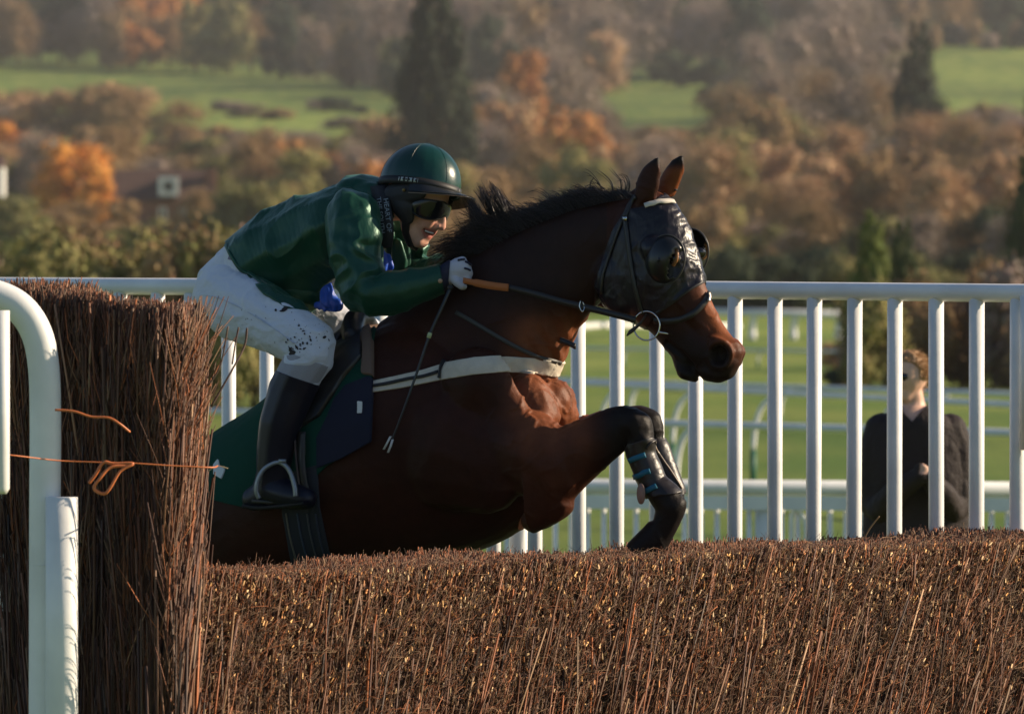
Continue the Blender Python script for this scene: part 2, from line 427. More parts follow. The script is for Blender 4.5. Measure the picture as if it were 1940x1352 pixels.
# ------------------------------------------------------------------ birch fence
M_TWIG = mat('birch_twigs', rough=.62, spec=.35, attr=True)
M_CORE = mat('fence_core', (.010, .006, .005), .9, noise=(20, .5))
FA = at(345, 1083, 17.85); FB = at(1940, 1012, 20.4)
ztop = 1.378
FA[2] = FB[2] = ztop
FD = (FB-FA); FLEN0 = np.linalg.norm(FD[:2]); FD = FD/np.linalg.norm(FD); FN = np.array([FD[1], -FD[0], 0])    # FN faces the camera side
if FN[1] > 0: FN = -FN
FTH = .60; FLEN = FLEN0+1.2
PAL = np.array([(.100, .040, .021), (.140, .056, .027), (.055, .024, .016), (.16, .080, .042), (.25, .080, .028), (.10, .058, .036), (.21, .125, .068)])
def pal(n, w=(5, 5, 4, 3, 2, 3, 1.5), gain=1.0):
    w = np.array(w); i = rng.choice(len(PAL), n, p=w/w.sum()); return PAL[i]*rng.uniform(.6, 1.45, (n, 1))*gain
birch = empty('birch_fence', (FA*np.array([1, 1, 0])+FD*FLEN/2).tolist(), 'long low birch jump fence of packed brown twigs across the foreground', 'fence')
c = FA+FD*FLEN/2-FN*FTH/2; c[2] = ztop/2-.03
V, F = box(c, (FLEN/2, FTH/2-.03, ztop/2-.03), [FD, FN, [0, 0, 1]]); mk('core', V, F, M_CORE, birch, False)
def topwave(u): return .012*np.sin(u*5.1+1)+.009*np.sin(u*13.7)
parts = []
def face_twigs(n, zr, lr, rr, out, tilt=(.10, .34), gain=1.0, sd=.10):
    u = rng.uniform(0, FLEN, n); z = rng.uniform(zr[0], zr[1], n); L = rng.uniform(*lr, n)
    # clumping; recessed clumps also get darker twigs, gap shade painted in
    cl = np.array([1.5*mnoise.noise((a*9-b*3, b*4, 3.1))+.7*mnoise.noise((a*30-b*10, b*9, 7.1)) for a, b in zip(u, z)])
    d = rng.uniform(*out, n)+cl*.018
    tl = tilt[0]+(tilt[1]-tilt[0])*u/FLEN+rng.normal(0, sd, n)+.12*np.array([mnoise.noise((a*2.3, b*2.3, 5.5)) for a, b in zip(u, z)])
    dirv = FD*np.sin(tl)[:, None]+np.array([0, 0, 1])*np.cos(tl)[:, None]+FN*rng.normal(.03, .05, n)[:, None]
    L = np.minimum(L, (ztop+topwave(u)+rng.normal(0, .008, n)-z)/np.maximum(np.cos(tl), .3)); ok = L > .02
    P = FA*np.array([1, 1, 0])+FD*u[:, None]+FN*d[:, None]; P[:, 2] = z
    r = rng.uniform(*rr, n)
    cc = pal(n, gain=gain)*np.clip(1+cl[:, None]*.7, .25, 2)
    return strands(P[ok], (dirv*L[:, None])[ok], r[ok], r[ok]*.75, cc[ok], rng.normal(0, .006, (ok.sum(), 3)))
parts.append(face_twigs(15000, (.62, 1.36), (.05, .30), (.0008, .0024), (-.055, .008), tilt=(.18, .52)))
parts.append(face_twigs(30000, (.62, 1.37), (.012, .07), (.0009, .0026), (-.045, .018), tilt=(.20, .56), sd=.30))
parts.append(face_twigs(900, (.62, 1.34), (.04, .20), (.0014, .0030), (.006, .024), tilt=(.20, .56), gain=1.35))
parts.append(face_twigs(2200, (.0, .8), (.3, .6), (.003, .006), (-.03, .01)))
parts.append(face_twigs(500, (.6, 1.3), (.12, .4), (.003, .005), (.0, .02), gain=1.2))
# fine tangled side shoots
def tangle(n, gain=1.0, zr=(.6, 1.42)):
    u = rng.uniform(0, FLEN, n); z = rng.uniform(*zr, n)
    P = FA*np.array([1, 1, 0])+FD*u[:, None]+FN*rng.uniform(-.005, .03, n)[:, None]; P[:, 2] = z
    a = rng.normal(.35, .75, n); L = rng.uniform(.015, .075, n)
    D = (FD*np.sin(a)[:, None]+np.array([0, 0, 1])*np.cos(a)[:, None]+FN*rng.normal(.1, .3, n)[:, None])*L[:, None]
    ok = (P+D)[:, 2] < ztop+.035
    return strands(P[ok], D[ok], .0010, .0006, pal(n, (2, 3, 2, 5, 3, 4, 5), gain)[ok], rng.normal(0, .006, (ok.sum(), 3)))
parts.append(tangle(46000, 1.1))
# pale cut ends and chips
n = 4200; u = rng.uniform(0, FLEN, n); z = ztop-np.abs(rng.exponential(.20, n))
P = FA*np.array([1, 1, 0])+FD*u[:, None]+FN*rng.uniform(.006, .03, n)[:, None]; P[:, 2] = z
a = rng.normal(.3, .35, n); L = rng.uniform(.006, .020, n)
D = (FD*np.sin(a)[:, None]+np.array([0, 0, 1])*np.cos(a)[:, None])*L[:, None]
cc = np.array([(.70, .36, .12), (.78, .46, .18), (.60, .24, .07), (.80, .56, .30)])[rng.integers(0, 4, n)]*rng.uniform(.3, 1.1, (n, 1))
parts.append(strands(P, D, rng.uniform(.0010, .0045, n), rng.uniform(.001, .0035, n), cc, segs=1))
# cut top: short upright stubs over the whole depth, front lip denser
n = 30000; u = rng.uniform(-.02, FLEN, n); d = -FTH*rng.uniform(0, 1, n)**1.4+.02
P = FA*np.array([1, 1, 0])+FD*u[:, None]+FN*d[:, None]; zz = ztop+topwave(u)+.01*np.array([mnoise.noise((a*22, b*22, 0)) for a, b in zip(u, d)])
L = rng.uniform(.03, .07, n); P[:, 2] = zz-L+rng.normal(0, .006, n)
D = np.stack([rng.normal(0, .012, n), rng.normal(0, .012, n), L], 1)
parts.append(strands(P, D, .0022, .0017, pal(n, (4, 5, 2, 4, 4, 3, 2), 1.25), segs=1))
n = 700; u = rng.uniform(0, FLEN, n)**1.0; P = FA*np.array([1, 1, 0])+FD*u[:, None]-FN*rng.uniform(0, FTH, (n, 1)); P[:, 2] = ztop-.01
D = np.stack([rng.normal(.01, .02, n), rng.normal(0, .02, n), rng.uniform(.015, .045, n)], 1)
parts.append(strands(P, D, .0009, .0005, pal(n)))
V, F, C = merge(parts); mk('twigs', V, F, M_TWIG, birch, True, C)

# tall birch block at the fence end
blk = empty('birch_block', tuple(at(230, 1352, 17.9)*np.array([1, 1, 0])), 'tall upright birch twig block at the left end of the jump', 'fence')
G0, G1, G2 = at(5, 552, 18.15), at(330, 590, 17.45), at(374, 592, 18.2)
ztall = lambda t: (at(5, 545, 18.15)[2])*(1-t)+at(395, 590, 17.6)[2]*t
def blk_pt(t):
    """plan position around the front and right side, t 0..1 front, 1..1.45 side"""
    t = np.asarray(t, float); a = G0[:2]; b = G1[:2]; c2 = G2[:2]
    P = np.where(t[:, None] <= .93, a+(b-a)*(t/.93)[:, None]*.95, 0)
    s = np.clip((t-.93)/.52, 0, 1)[:, None]; q0 = a+(b-a)*.95; q1 = b+(c2-b)*.02+np.array([.028, .02]); q2 = c2
    Q = (1-s)**2*q0+2*s*(1-s)*q1+s*s*q2
    return np.where(t[:, None] <= .93, P, Q)
tt = np.linspace(0, 1.45, 24); pl = blk_pt(tt); back = np.array([[G2[0]-.05, 18.9], [G0[0], 18.9]])
ctr = np.array([(G0[0]+G1[0])/2, 18.2]); ring = np.vstack([pl, back]); ringi = ctr+(ring-ctr)*.95
hts = np.concatenate([[ztall(min(t, 1)) for t in tt], [ztall(1), ztall(0)]])-.03
V = np.vstack([np.c_[ringi, np.zeros(len(ring))], np.c_[ringi, hts], [[ctr[0], ctr[1], hts.mean()]]]); m_ = len(ring)
Q = np.array([[i, (i+1) % m_, m_+(i+1) % m_, m_+i] for i in range(m_)]); T = np.array([[m_+i, m_+(i+1) % m_, 2*m_] for i in range(m_)])
mk('core', V, [Q, T], M_CORE, blk, False)
def blk_normal(t): 
    e = 1e-3; d = blk_pt(t+e)-blk_pt(t-e); d /= np.linalg.norm(d, axis=1, keepdims=True); return np.c_[d[:, 1], -d[:, 0], np.zeros(len(t))]
parts = []
def block_twigs(n, lr, rr, tl, gain, zr=(.75, 2.2), out=(-.03, .015), tr=(0, 1.45), sd=None):
    t = rng.uniform(*tr, n); z = rng.uniform(*zr, n); zt = np.array([ztall(min(x, 1)) for x in t])
    cl = np.array([mnoise.noise((a*11, b*2.0, 8.1)) for a, b in zip(t, z)])
    N = blk_normal(t); Tg = np.c_[-N[:, 1], N[:, 0], np.zeros(n)]
    P = np.c_[blk_pt(t), z]+N*(rng.uniform(*out, n)+cl*.022)[:, None]
    a = rng.normal(tl, .085, n)+.15*np.array([mnoise.noise((a_*3, b_*2, 2.2)) for a_, b_ in zip(t, z)]); L = rng.uniform(*lr, n); L = np.minimum(L, zt+rng.normal(0, .012, n)-z); ok = L > .02
    D = (Tg*np.sin(a)[:, None]+np.array([0, 0, 1])*np.cos(a)[:, None]+N*rng.normal(.02, .04, n)[:, None])*L[:, None]
    if sd: a = rng.normal(tl, sd, n)
    c = pal(n, gain=gain)*np.clip(1+cl[:, None]*.9, .3, 2)  # hollows between clumps darkened, their shade put into the twig colour
    r = rng.uniform(*rr, n); return strands(P[ok], D[ok], r[ok], r[ok]*.75, c[ok], rng.normal(0, .006, (ok.sum(), 3)))
parts.append(block_twigs(15000, (.08, .45), (.0010, .0030), .02, .85, out=(-.05, .015)))
parts.append(block_twigs(600, (.2, .6), (.003, .006), .02, 1.1, out=(0, .02)))
parts.append(block_twigs(900, (.4, .8), (.003, .006), .02, 1.0, zr=(0, .8)))
parts.append(block_twigs(9000, (.015, .07), (.0008, .0020), .1, 1.1, out=(-.01, .03), sd=.5))
parts.append(block_twigs(500, (.1, .3), (.0008, .0016), .5, 1.6, zr=(1.0, 2.1), out=(.0, .03)))
parts.append(block_twigs(500, (.1, .3), (.0008, .0016), -.5, 1.6, zr=(1.0, 2.1), out=(.0, .03)))
n = 9000; t = rng.uniform(0, 1.45, n); k = rng.uniform(0, 1, n)**.6; Pxy = ctr+(blk_pt(t)-ctr)*k[:, None]
zt = np.array([ztall(min(x, 1)) for x in t])+rng.normal(0, .010, n)+.012*np.sin(t*15); L = rng.uniform(.04, .1, n)
parts.append(strands(np.c_[Pxy, zt-L], np.c_[rng.normal(.004, .012, n), rng.normal(0, .012, n), L], .0022, .0015, pal(n, (4, 5, 2, 4, 4, 3, 2), 1.3), segs=1))
# splayed twigs on the right edge
n = 150; z = rng.uniform(1.68, 2.0, n); t = rng.uniform(1.0, 1.4, n); P = np.c_[blk_pt(t), z]
a = np.abs(rng.normal(.28, .16, n)); L = rng.uniform(.12, .3, n)
L = np.minimum(L, (2.16-z)/np.cos(a)+.03)
D = np.stack([np.sin(a)*.95, -.1*np.sin(a), np.cos(a)], 1)*L[:, None]
parts.append(strands(P, D, .0022, .0012, pal(n, (3, 5, 1, 4, 1.5, 3, 3), 1.1), rng.normal(0, .008, (n, 3))))
V, F, C = merge(parts); mk('twigs', V, F, M_TWIG, blk, True, C)
# single loose twigs
for k, (pts, r, c) in enumerate([([(1637, 1020, 19.9), (1648, 1000, 19.9), (1666, 977, 19.9)], .0028, (.2, .12, .06)),
                                 ([(440, 690, 17.7), (446, 650, 17.7), (452, 620, 17.7)], .0028, (.1, .05, .04)),
                                 ([(400, 770, 17.6), (440, 700, 17.62), (463, 655, 17.65), (468, 621, 17.65)], .003, (.09, .05, .04)),
                                 ([(395, 730, 17.5), (418, 690, 17.5), (432, 618, 17.5)], .0028, (.12, .07, .05))]):
    V, F = tube(smooth_path([at(*p) for p in pts]), r, 6)
    o = mk('loose_twig', V, F, mat('twig_bark', c, .7))
    tag(o, ['single pale twig standing out of the low fence before the man', 'short dark twig sticking up before the white breeches, middle one',
            'long bent dark twig rising rightmost beside the birch block', 'thin reddish twig fanning out from the birch block edge, leftmost'][k], 'twig')
M_TWINE = mat('orange_twine', (.62, .17, .05), .5, .5)
V, F = tube(smooth_path([at(-30, 858, 17.2), at(22, 862, 17.2), at(110, 872, 17.3), at(180, 875, 17.32), at(250, 877, 17.33), at(330, 882, 17.36), at(400, 885, 17.4), at(412, 882, 17.5)]), .0022, 6)
V2, F2 = tube(smooth_path([at(168, 915, 17.3), at(180, 900, 17.3), at(196, 876, 17.3), at(215, 878, 17.3), at(252, 878, 17.3), at(228, 892, 17.29), at(208, 925, 17.28), at(196, 935, 17.28), at(178, 925, 17.28), at(190, 905, 17.28), at(210, 885, 17.29), at(246, 882, 17.3)], 6), .0045, 8)
mb = MB().add(V, F).add(V2, F2); tag(mb.build('baling_twine', M_TWINE), 'orange twine tied round the birch block with a looped hook', 'twine')
V, F = tube(smooth_path([at(104, 776, 17.3), at(140, 779, 17.3), at(172, 789, 17.3), at(205, 791, 17.3), at(226, 802, 17.3), at(246, 818, 17.32)]), .0034, 7)
tag(mk('baling_twine', V, F, M_TWINE), 'short loose orange cord on the birch block above the tied twine', 'twine')
V, F = tube(smooth_path([at(395, 891, 17.5), at(408, 884, 17.5), at(418, 883, 17.5), at(432, 887, 17.5)]), .0016, 6)
tag(mk('loose_twig', V, F, mat('pale_straw', (.5, .4, .25), .7)), 'tiny pale straw poking from the block at the end of the twine', 'twig')

# ------------------------------------------------------------------ trees, shrubs and house on the hillside
def leaf_mat(name, c0, c1, rough=.8):
    m = bpy.data.materials.new(name); m.use_nodes = True; nt = m.node_tree; b = nt.nodes['Principled BSDF']
    b.inputs['Roughness'].default_value = rough; b.inputs['Specular IOR Level'].default_value = .15
    at_ = nt.nodes.new('ShaderNodeAttribute'); at_.attribute_name = 'Col'
    oi = nt.nodes.new('ShaderNodeObjectInfo')
    r = nt.nodes.new('ShaderNodeValToRGB'); g_ = 1.0 if 'needles' in name or 'evergreen' in name else 1.2
    r.color_ramp.elements[0].color = (*[q*g_ for q in c0], 1); r.color_ramp.elements[1].color = (*[q*g_ for q in c1], 1)
    nt.links.new(oi.outputs['Random'], r.inputs[0])
    v = nt.nodes.new('ShaderNodeVectorMath'); v.operation = 'MULTIPLY'; nt.links.new(r.outputs[0], v.inputs[0]); nt.links.new(at_.outputs[0], v.inputs[1])
    nt.links.new(v.outputs[0], b.inputs['Base Color'])
    return m
LM = {
 'bare':   leaf_mat('bare_twig_mass', (0.206, 0.154, 0.117), (0.268, 0.204, 0.167)),
 'brown':  leaf_mat('brown_leaves', (0.221, 0.144, 0.073), (0.276, 0.176, 0.083)),
 'tan':    leaf_mat('tan_leaves', (0.360, 0.226, 0.118), (0.432, 0.270, 0.154)),
 'orange': leaf_mat('orange_leaves', (0.475, 0.186, 0.036), (0.564, 0.253, 0.056)),
 'rust':   leaf_mat('rust_leaves', (0.363, 0.154, 0.050), (0.446, 0.216, 0.072)),
 'olive':  leaf_mat('olive_leaves', (0.156, 0.146, 0.055), (0.239, 0.208, 0.075)),
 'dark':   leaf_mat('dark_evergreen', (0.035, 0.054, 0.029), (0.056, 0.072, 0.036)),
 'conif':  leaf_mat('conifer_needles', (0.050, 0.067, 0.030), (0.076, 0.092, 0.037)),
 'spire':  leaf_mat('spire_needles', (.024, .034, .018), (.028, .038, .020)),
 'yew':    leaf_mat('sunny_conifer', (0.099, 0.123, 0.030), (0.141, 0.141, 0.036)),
}
M_BARK = mat('tree_bark', (.055, .040, .030), .9, .2)
LOD = []
def crown_mesh(kind, seed):
    r_ = np.random.default_rng(seed)
    # unit tree: height 1, base at z=0, width about 1 (scaled per tree)
    C = []; S = []
    if kind == 'round':
        nl = 22
        for i in range(nl):
            a = r_.uniform(0, 2*math.pi); h = r_.uniform(.12, .84); w = .33*math.sqrt(max(.05, 1-((h-.48)/.46)**2))
            C.append((math.cos(a)*w*r_.uniform(.4, 1), math.sin(a)*w*r_.uniform(.4, 1), h)); S.append(r_.uniform(.08, .20))
        n = 5200
    elif kind == 'wide':
        for i in range(16):
            a = r_.uniform(0, 2*math.pi); h = r_.uniform(.12, .72); w = .36*math.sqrt(max(.08, 1-((h-.3)/.55)**2))
            C.append((math.cos(a)*w*r_.uniform(.3, 1), math.sin(a)*w*r_.uniform(.3, 1), h)); S.append(r_.uniform(.13, .22))
        n = 5200
    elif kind == 'twiggy':
        for i in range(26):
            a = r_.uniform(0, 2*math.pi); h = r_.uniform(.16, .84); w = .35*math.sqrt(max(.05, 1-((h-.48)/.48)**2))
            C.append((math.cos(a)*w*r_.uniform(.2, 1), math.sin(a)*w*r_.uniform(.2, 1), h)); S.append(r_.uniform(.10, .22))
        n = 9000
    elif kind == 'cone':
        for i in range(34):
            h = .06+.88*(i/33)**.9; w = .40*(1-h)**.75+.02; a = i*2.4+r_.uniform(-.3, .3)
            k = r_.uniform(.45, .95); C.append((math.cos(a)*w*k, math.sin(a)*w*k, h)); S.append(max(.035, .17*(1-h)**.6*r_.uniform(.75, 1.2)))
        n = 6500
    C = np.array(C); S = np.array(S)
    p = S**2; ci = r_.choice(len(C), n, p=p/p.sum())
    d = r_.normal(size=(n, 3)); d /= np.linalg.norm(d, axis=1, keepdims=True)
    rad = S[ci]*(r_.uniform(.35, 1.22, n) if kind == 'twiggy' else r_.uniform(.5, 1.22, n))
    P = C[ci]+d*rad[:, None]; ok = P[:, 2] > .015
    # drop the ones deep inside other clumps
    dd = np.linalg.norm(P[:, None]-C[None], axis=2)/S[None]; ok &= (dd.min(1) > (.25 if kind == 'twiggy' else .45))
    P, d, ci = P[ok], d[ok], ci[ok]; n = len(P)
    N = d+r_.normal(0, .38, (n, 3)); N /= np.linalg.norm(N, axis=1, keepdims=True)
    t = np.cross(N, r_.normal(size=(n, 3))); t /= np.linalg.norm(t, axis=1, keepdims=True); b = np.cross(N, t)
    s = r_.uniform(.006, .015, n)[:, None]*(1.0 if kind != 'cone' else .9)
    if kind == 'twiggy':
        t = d+r_.normal(0, .5, (n, 3))+np.array([0, 0, .5]); t /= np.linalg.norm(t, axis=1, keepdims=True); b = np.cross(t, r_.normal(size=(n, 3))); b /= np.linalg.norm(b, axis=1, keepdims=True)
        P1 = P+t*s*4; w_ = s*.28; V = np.stack([P-b*w_, P+b*w_, P1+b*w_*.4, P1-b*w_*.4], 1).reshape(-1, 3)
    if kind != 'twiggy': V = np.stack([P-t*s*1.5-b*s, P+t*s*1.5-b*s*.6, P+t*s+b*s, P-t*s*.8+b*s*1.1], 1).reshape(-1, 3)
    F = np.arange(n*4).reshape(n, 4)
    tone = r_.uniform(.82, 1.18, len(C))[ci]*r_.uniform(.88, 1.12, n)
    col = np.repeat(tone[:, None]*np.array([1, 1, 1])*(1+r_.normal(0, .06, (n, 3))), 4, axis=0)
    # opaque inner masses so the crown holds its own shade
    iv, jf = icosph(1); Vs = [V]; Fq = F; Ft = []; o = len(V)
    for c, sz in zip(C, S):
        q = c+iv*sz*(.62 if kind != 'twiggy' else .40)*(1+.25*r_.normal(size=(len(iv), 1))); q[:, 2] = np.maximum(q[:, 2], .01); Vs.append(q); Ft.append(jf+o); o += len(q)
    V = np.concatenate(Vs); Ft = np.concatenate(Ft)
    V[:, :2] /= 2*np.percentile(np.abs(V[:, :2]), 98.5, axis=0).max(); V[:, 2] /= np.percentile(V[:, 2], 99.3)
    if kind == 'round' and not LOD:
        q = V[:len(Fq)*4].reshape(-1, 4, 3)[:1100]; LOD.append(q.mean(1, keepdims=True)+(q-q.mean(1, keepdims=True))*2.0)
    col = np.vstack([col, np.full((len(V)-len(col), 3), .8)])
    return mesh_from(V, [Fq, Ft], False, col, name='crown_'+kind)
def trunk_mesh(kind, seed):
    r_ = np.random.default_rng(seed); mb = MB()
    top = .9 if kind == 'cone' else .6
    V, F = tube([(0, 0, -.03), (.005, 0, .2), (.0, .005, top)], [.028, .02, .006], 8); mb.add(V, F)
    if kind != 'cone':
        for i in range(9):
            a = r_.uniform(0, 6.28); h = r_.uniform(.18, .5); L = r_.uniform(.2, .38)
            V, F = tube([(0, 0, h), (math.cos(a)*L*.5, math.sin(a)*L*.5, h+L*.45), (math.cos(a)*L*.85, math.sin(a)*L*.85, h+L)], [.012, .007, .002], 6); mb.add(V, F)
    o = mb.build('tmp', M_BARK); me = o.data; bpy.data.objects.remove(o); return me
CRN = {k: [crown_mesh(k, 100+i*7+j*31) for i in range(4)] for j, k in enumerate(('round', 'wide', 'cone', 'twiggy'))}
TRK = {k: [trunk_mesh(k, 50+i) for i in range(2)] for k in ('round', 'wide', 'cone', 'twiggy')}
for k in CRN:
    for me in CRN[k]: me.materials.append(LM['bare'])
TN = [0]
OFF = []                                    # woodland past the picture's sides, gathered into one mass
def tree(px, py, hpx, wpx, leaf, shape, label, group=None, name=None, cat=None, depth=None, seed=None):
    """a tree whose foot is seen at (px, py), hpx tall and wpx wide in picture pixels"""
    Yd = depth if depth else depth_of(py); x = at(px, py, Yd)[0]; s = FOC/Yd; i = TN[0]; TN[0] += 1
    if seed is not None: i = seed
    if shape == 'round' and (leaf == 'bare' or (leaf in ('brown', 'tan') and i % 2)): shape = 'twiggy'
    shrub = shape == 'wide'
    nm = name or ('shrub' if shrub else 'conifer_tree' if shape == 'cone' else 'broadleaf_tree')
    o = empty(nm, (x, Yd, float(gz(x, Yd))-.1), label, cat or ('shrub' if shrub else 'tree'), group)
    o.rotation_euler = (0, 0, (i*2.399) % 6.283); w = wpx/s*1.12; o.scale = (w, w, hpx/s)
    for nm2, me, m_ in (('trunk', TRK[shape][i % 2], None), ('crown', CRN[shape][i % 4], LM[leaf])):
        c = bpy.data.objects.new(nm2, me); COL.objects.link(c); c.parent = o
        if m_: c.material_slots[0].link = 'OBJECT'; c.material_slots[0].material = m_
    return o
def band(pts, step, h, w, leaves, label, group, shape='round', jit=12, hj=.22):
    """a row of trees along a picture polyline of feet"""
    pts = np.array(pts, float); keys = list(leaves)
    if pts[0, 0] <= -50: pts[0, 0] = -760
    if pts[-1, 0] >= 1980: pts[-1, 0] = 2700
    x = pts[0, 0]
    pr = np.array([leaves[k] for k in keys], float); pr /= pr.sum()
    while x <= pts[-1, 0]:
        y = np.interp(x, pts[:, 0], pts[:, 1])+random.uniform(-jit, jit)*.5
        k = keys[int(rng.choice(len(keys), p=pr))]; hh = h*1.15*random.uniform(1-hj, 1+hj*1.5)
        if not -100 < x < 2010: OFF.append((x, y, hh*1.1, w*1.3, k))
        else: tree(x+random.uniform(-.3, .3)*step, y, hh, w*random.uniform(.85, 1.25), k, shape, label % LEAFWORD[k], group=(group % LEAFWORD[k]))
        x += step*random.uniform(.8, 1.2)*(1 if -80 < x < 1990 else 1.7)
LEAFWORD = {'spire': 'dark', 'bare': 'bare purplish', 'brown': 'brown leaved', 'tan': 'pale tan', 'orange': 'bright orange', 'rust': 'rusty orange', 'olive': 'olive green',
            'dark': 'dark green', 'conif': 'dark', 'spire':  leaf_mat('spire_needles', (.024, .034, .018), (.028, .038, .020)),
 'yew': 'sunlit green'}
# top woods, farthest first
band([(-60, -60), (700, -50)], 52, 130, 105, dict(brown=3, bare=3, olive=2), '%s tree high in the top left wood', '%s trees of the highest wood, left')
band([(-60, 10), (640, 40)], 50, 140, 105, dict(brown=3, bare=3, olive=2, dark=1), '%s tree in the middle of the top left wood', '%s trees in the middle of the top left wood')
band([(-60, 70), (400, 85), (760, 110)], 46, 140, 100, dict(brown=3, bare=4, olive=2, dark=.8), '%s tree near the lower side of the top left wood', '%s trees near the lower side of the top left wood')
band([(-60, 118), (120, 122), (420, 132), (600, 155), (770, 182)], 40, 95, 78, dict(brown=3, bare=3, olive=2, dark=2), '%s tree on the wood edge above the long green field', '%s trees on the wood edge above the long field')
tree(285, 118, 190, 130, 'rust', 'round', 'tall rusty orange tree in the top left wood'); tree(330, 110, 150, 90, 'rust', 'round', 'narrower rusty tree right of the tall rusty one in the top left wood')
tree(250, 128, 90, 90, 'rust', 'round', 'low rusty tree at the foot of the top left wood'); tree(440, 60, 150, 110, 'olive', 'round', 'golden olive tree behind the top left wood')
band([(760, 10), (1250, -20), (1800, -40)], 54, 130, 110, dict(bare=4, brown=2, tan=1, dark=1), '%s tree at the top of the centre wood', '%s trees at the top of the centre wood')
band([(700, 100), (1000, 90), (1400, 60), (1830, 80)], 50, 140, 110, dict(bare=5, brown=2, dark=1, tan=1), '%s tree high in the centre wood', '%s trees high in the centre wood')
band([(720, 175), (1150, 165), (1210, 138), (1400, 145), (1640, 140)], 46, 130, 110, dict(bare=5, brown=1.5, dark=1), '%s tree on the slope of the centre wood', '%s trees on the slope of the centre wood')
tree(1100, 150, 125, 120, 'rust', 'round', 'rusty orange tree in the wood between the two tall conifers'); tree(1140, 180, 120, 90, 'tan', 'round', 'golden tan tree just below the rusty one of the centre wood')
tree(1275, 60, 120, 80, 'rust', 'round', 'orange tinted tree at the top edge over the horse head'); tree(980, 130, 100, 70, 'dark', 'round', 'dark green tree right behind the tallest conifer')
for x_, y_, h_ in ((760, 190, 120), (930, 180, 150), (905, 120, 150), (1010, 180, 90)): tree(x_, y_, h_, 90, 'dark', 'round', 'dark evergreen broadleaf tree round the tallest conifer', group='dark evergreens round the tallest conifer')
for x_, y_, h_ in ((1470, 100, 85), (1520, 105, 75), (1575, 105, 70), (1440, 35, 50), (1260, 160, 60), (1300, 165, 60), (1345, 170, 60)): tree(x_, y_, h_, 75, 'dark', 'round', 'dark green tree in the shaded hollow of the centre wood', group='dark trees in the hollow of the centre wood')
band([(1480, 90), (1720, 92)], 40, 90, 85, dict(bare=4, brown=1), '%s tree above the right hand field', '%s trees above the right field')
band([(1830, 62), (2000, 60)], 26, 75, 60, dict(dark=5), '%s tree in the top right corner wood', '%s trees of the top right corner wood')
band([(1700, 96), (2000, 97)], 28, 42, 40, dict(dark=3, bare=2, brown=2), '%s tree in the hedge topping the right hand field', '%s trees topping the right field', 'wide')
# middle band around the fields
band([(1440, 250), (1500, 235), (1700, 225)], 44, 130, 120, dict(bare=6, brown=1), '%s tree right of the small bright field', '%s trees right of the small field')
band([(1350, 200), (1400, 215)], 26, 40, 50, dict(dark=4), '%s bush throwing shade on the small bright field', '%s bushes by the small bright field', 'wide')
band([(1180, 268), (1400, 276)], 36, 28, 60, dict(bare=4, brown=2), '%s tree under the small bright field', '%s trees under the small field')
band([(900, 275), (1125, 250)], 44, 120, 105, dict(bare=4, brown=2, rust=.6), '%s tree left of the small bright field', '%s trees left of the small field')
band([(1380, 320), (1690, 300)], 46, 120, 115, dict(bare=6, brown=2), '%s tree in the wide wood under the small and the right hand field', '%s trees under the small and right field')
band([(1700, 300), (1990, 290)], 40, 70, 90, dict(bare=4, brown=2, tan=1), '%s tree along the foot of the right hand field', '%s trees at the foot of the right field')
band([(1150, 345), (1420, 350)], 44, 75, 100, dict(brown=3, bare=3, tan=1), '%s low tree below the small bright field', '%s low trees below the small field')
band([(-60, 262), (60, 262), (260, 268)], 44, 78, 100, dict(tan=2, brown=2, bare=2), '%s tree left of the long green field', '%s trees left of the long field')
tree(215, 258, 100, 150, 'tan', 'round', 'wide pinkish tan tree at the left end of the long green field'); tree(330, 290, 100, 110, 'brown', 'round', 'dark brown tree at the lower edge of the long green field')
for x_, y_, h_, w_, k_ in ((430, 212, 22, 60, 'bare'), (470, 222, 26, 80, 'bare'), (520, 226, 22, 70, 'brown'), (640, 212, 30, 70, 'dark'), (600, 208, 20, 40, 'bare'), (680, 216, 18, 40, 'dark'), (660, 246, 25, 90, 'bare')):
    tree(x_, y_, h_, w_, k_, 'wide', LEAFWORD[k_]+' low scrub in the middle of the long green field', group=LEAFWORD[k_]+' scrub in the long green field')
band([(380, 285), (560, 296), (760, 305)], 38, 36, 60, dict(bare=3, brown=2, olive=2), '%s tree along the foot of the long green field', '%s trees at the foot of the long field')
# tall conifers
tree(828, 365, 460, 165, 'spire', 'cone', 'tallest dark conifer behind the jockey, cut off by the top edge', seed=1)
tree(1738, 345, 290, 120, 'spire', 'cone', 'tall dark blue green conifer before the right hand field', seed=2)
# lower belt
band([(-60, 350), (350, 345), (700, 360)], 46, 72, 105, dict(brown=4, bare=2, tan=2, olive=2), '%s tree in the belt below the long field', '%s trees in the belt below the long field')
band([(700, 350), (1000, 345), (1150, 345)], 46, 110, 115, dict(brown=3, rust=.8, bare=2, tan=2.5, olive=1), '%s tree behind the horse mane', '%s trees behind the horse mane')
band([(1260, 385), (1600, 380), (1990, 385)], 46, 125, 125, dict(bare=5, brown=3, tan=2, olive=1), '%s tree in the belt right of the horse ears', '%s trees in the belt right of the horse ears')
for x_, y_, h_, w_, l_ in ((925, 330, 130, 90, 'tall rusty orange tree behind the front of the jockey cap'), (1010, 345, 110, 120, 'broad orange tree above the horse mane'), (1100, 350, 105, 110, 'rusty orange tree just left of the horse ears')):
    tree(x_, y_, h_, w_, 'rust', 'round', l_)
tree(20, 330, 100, 100, 'orange', 'round', 'bright orange tree cut by the left picture edge'); 
band([(-60, 400), (350, 392)], 50, 100, 110, dict(brown=3, bare=2, olive=2), '%s tree beside the houses', '%s trees beside the houses')
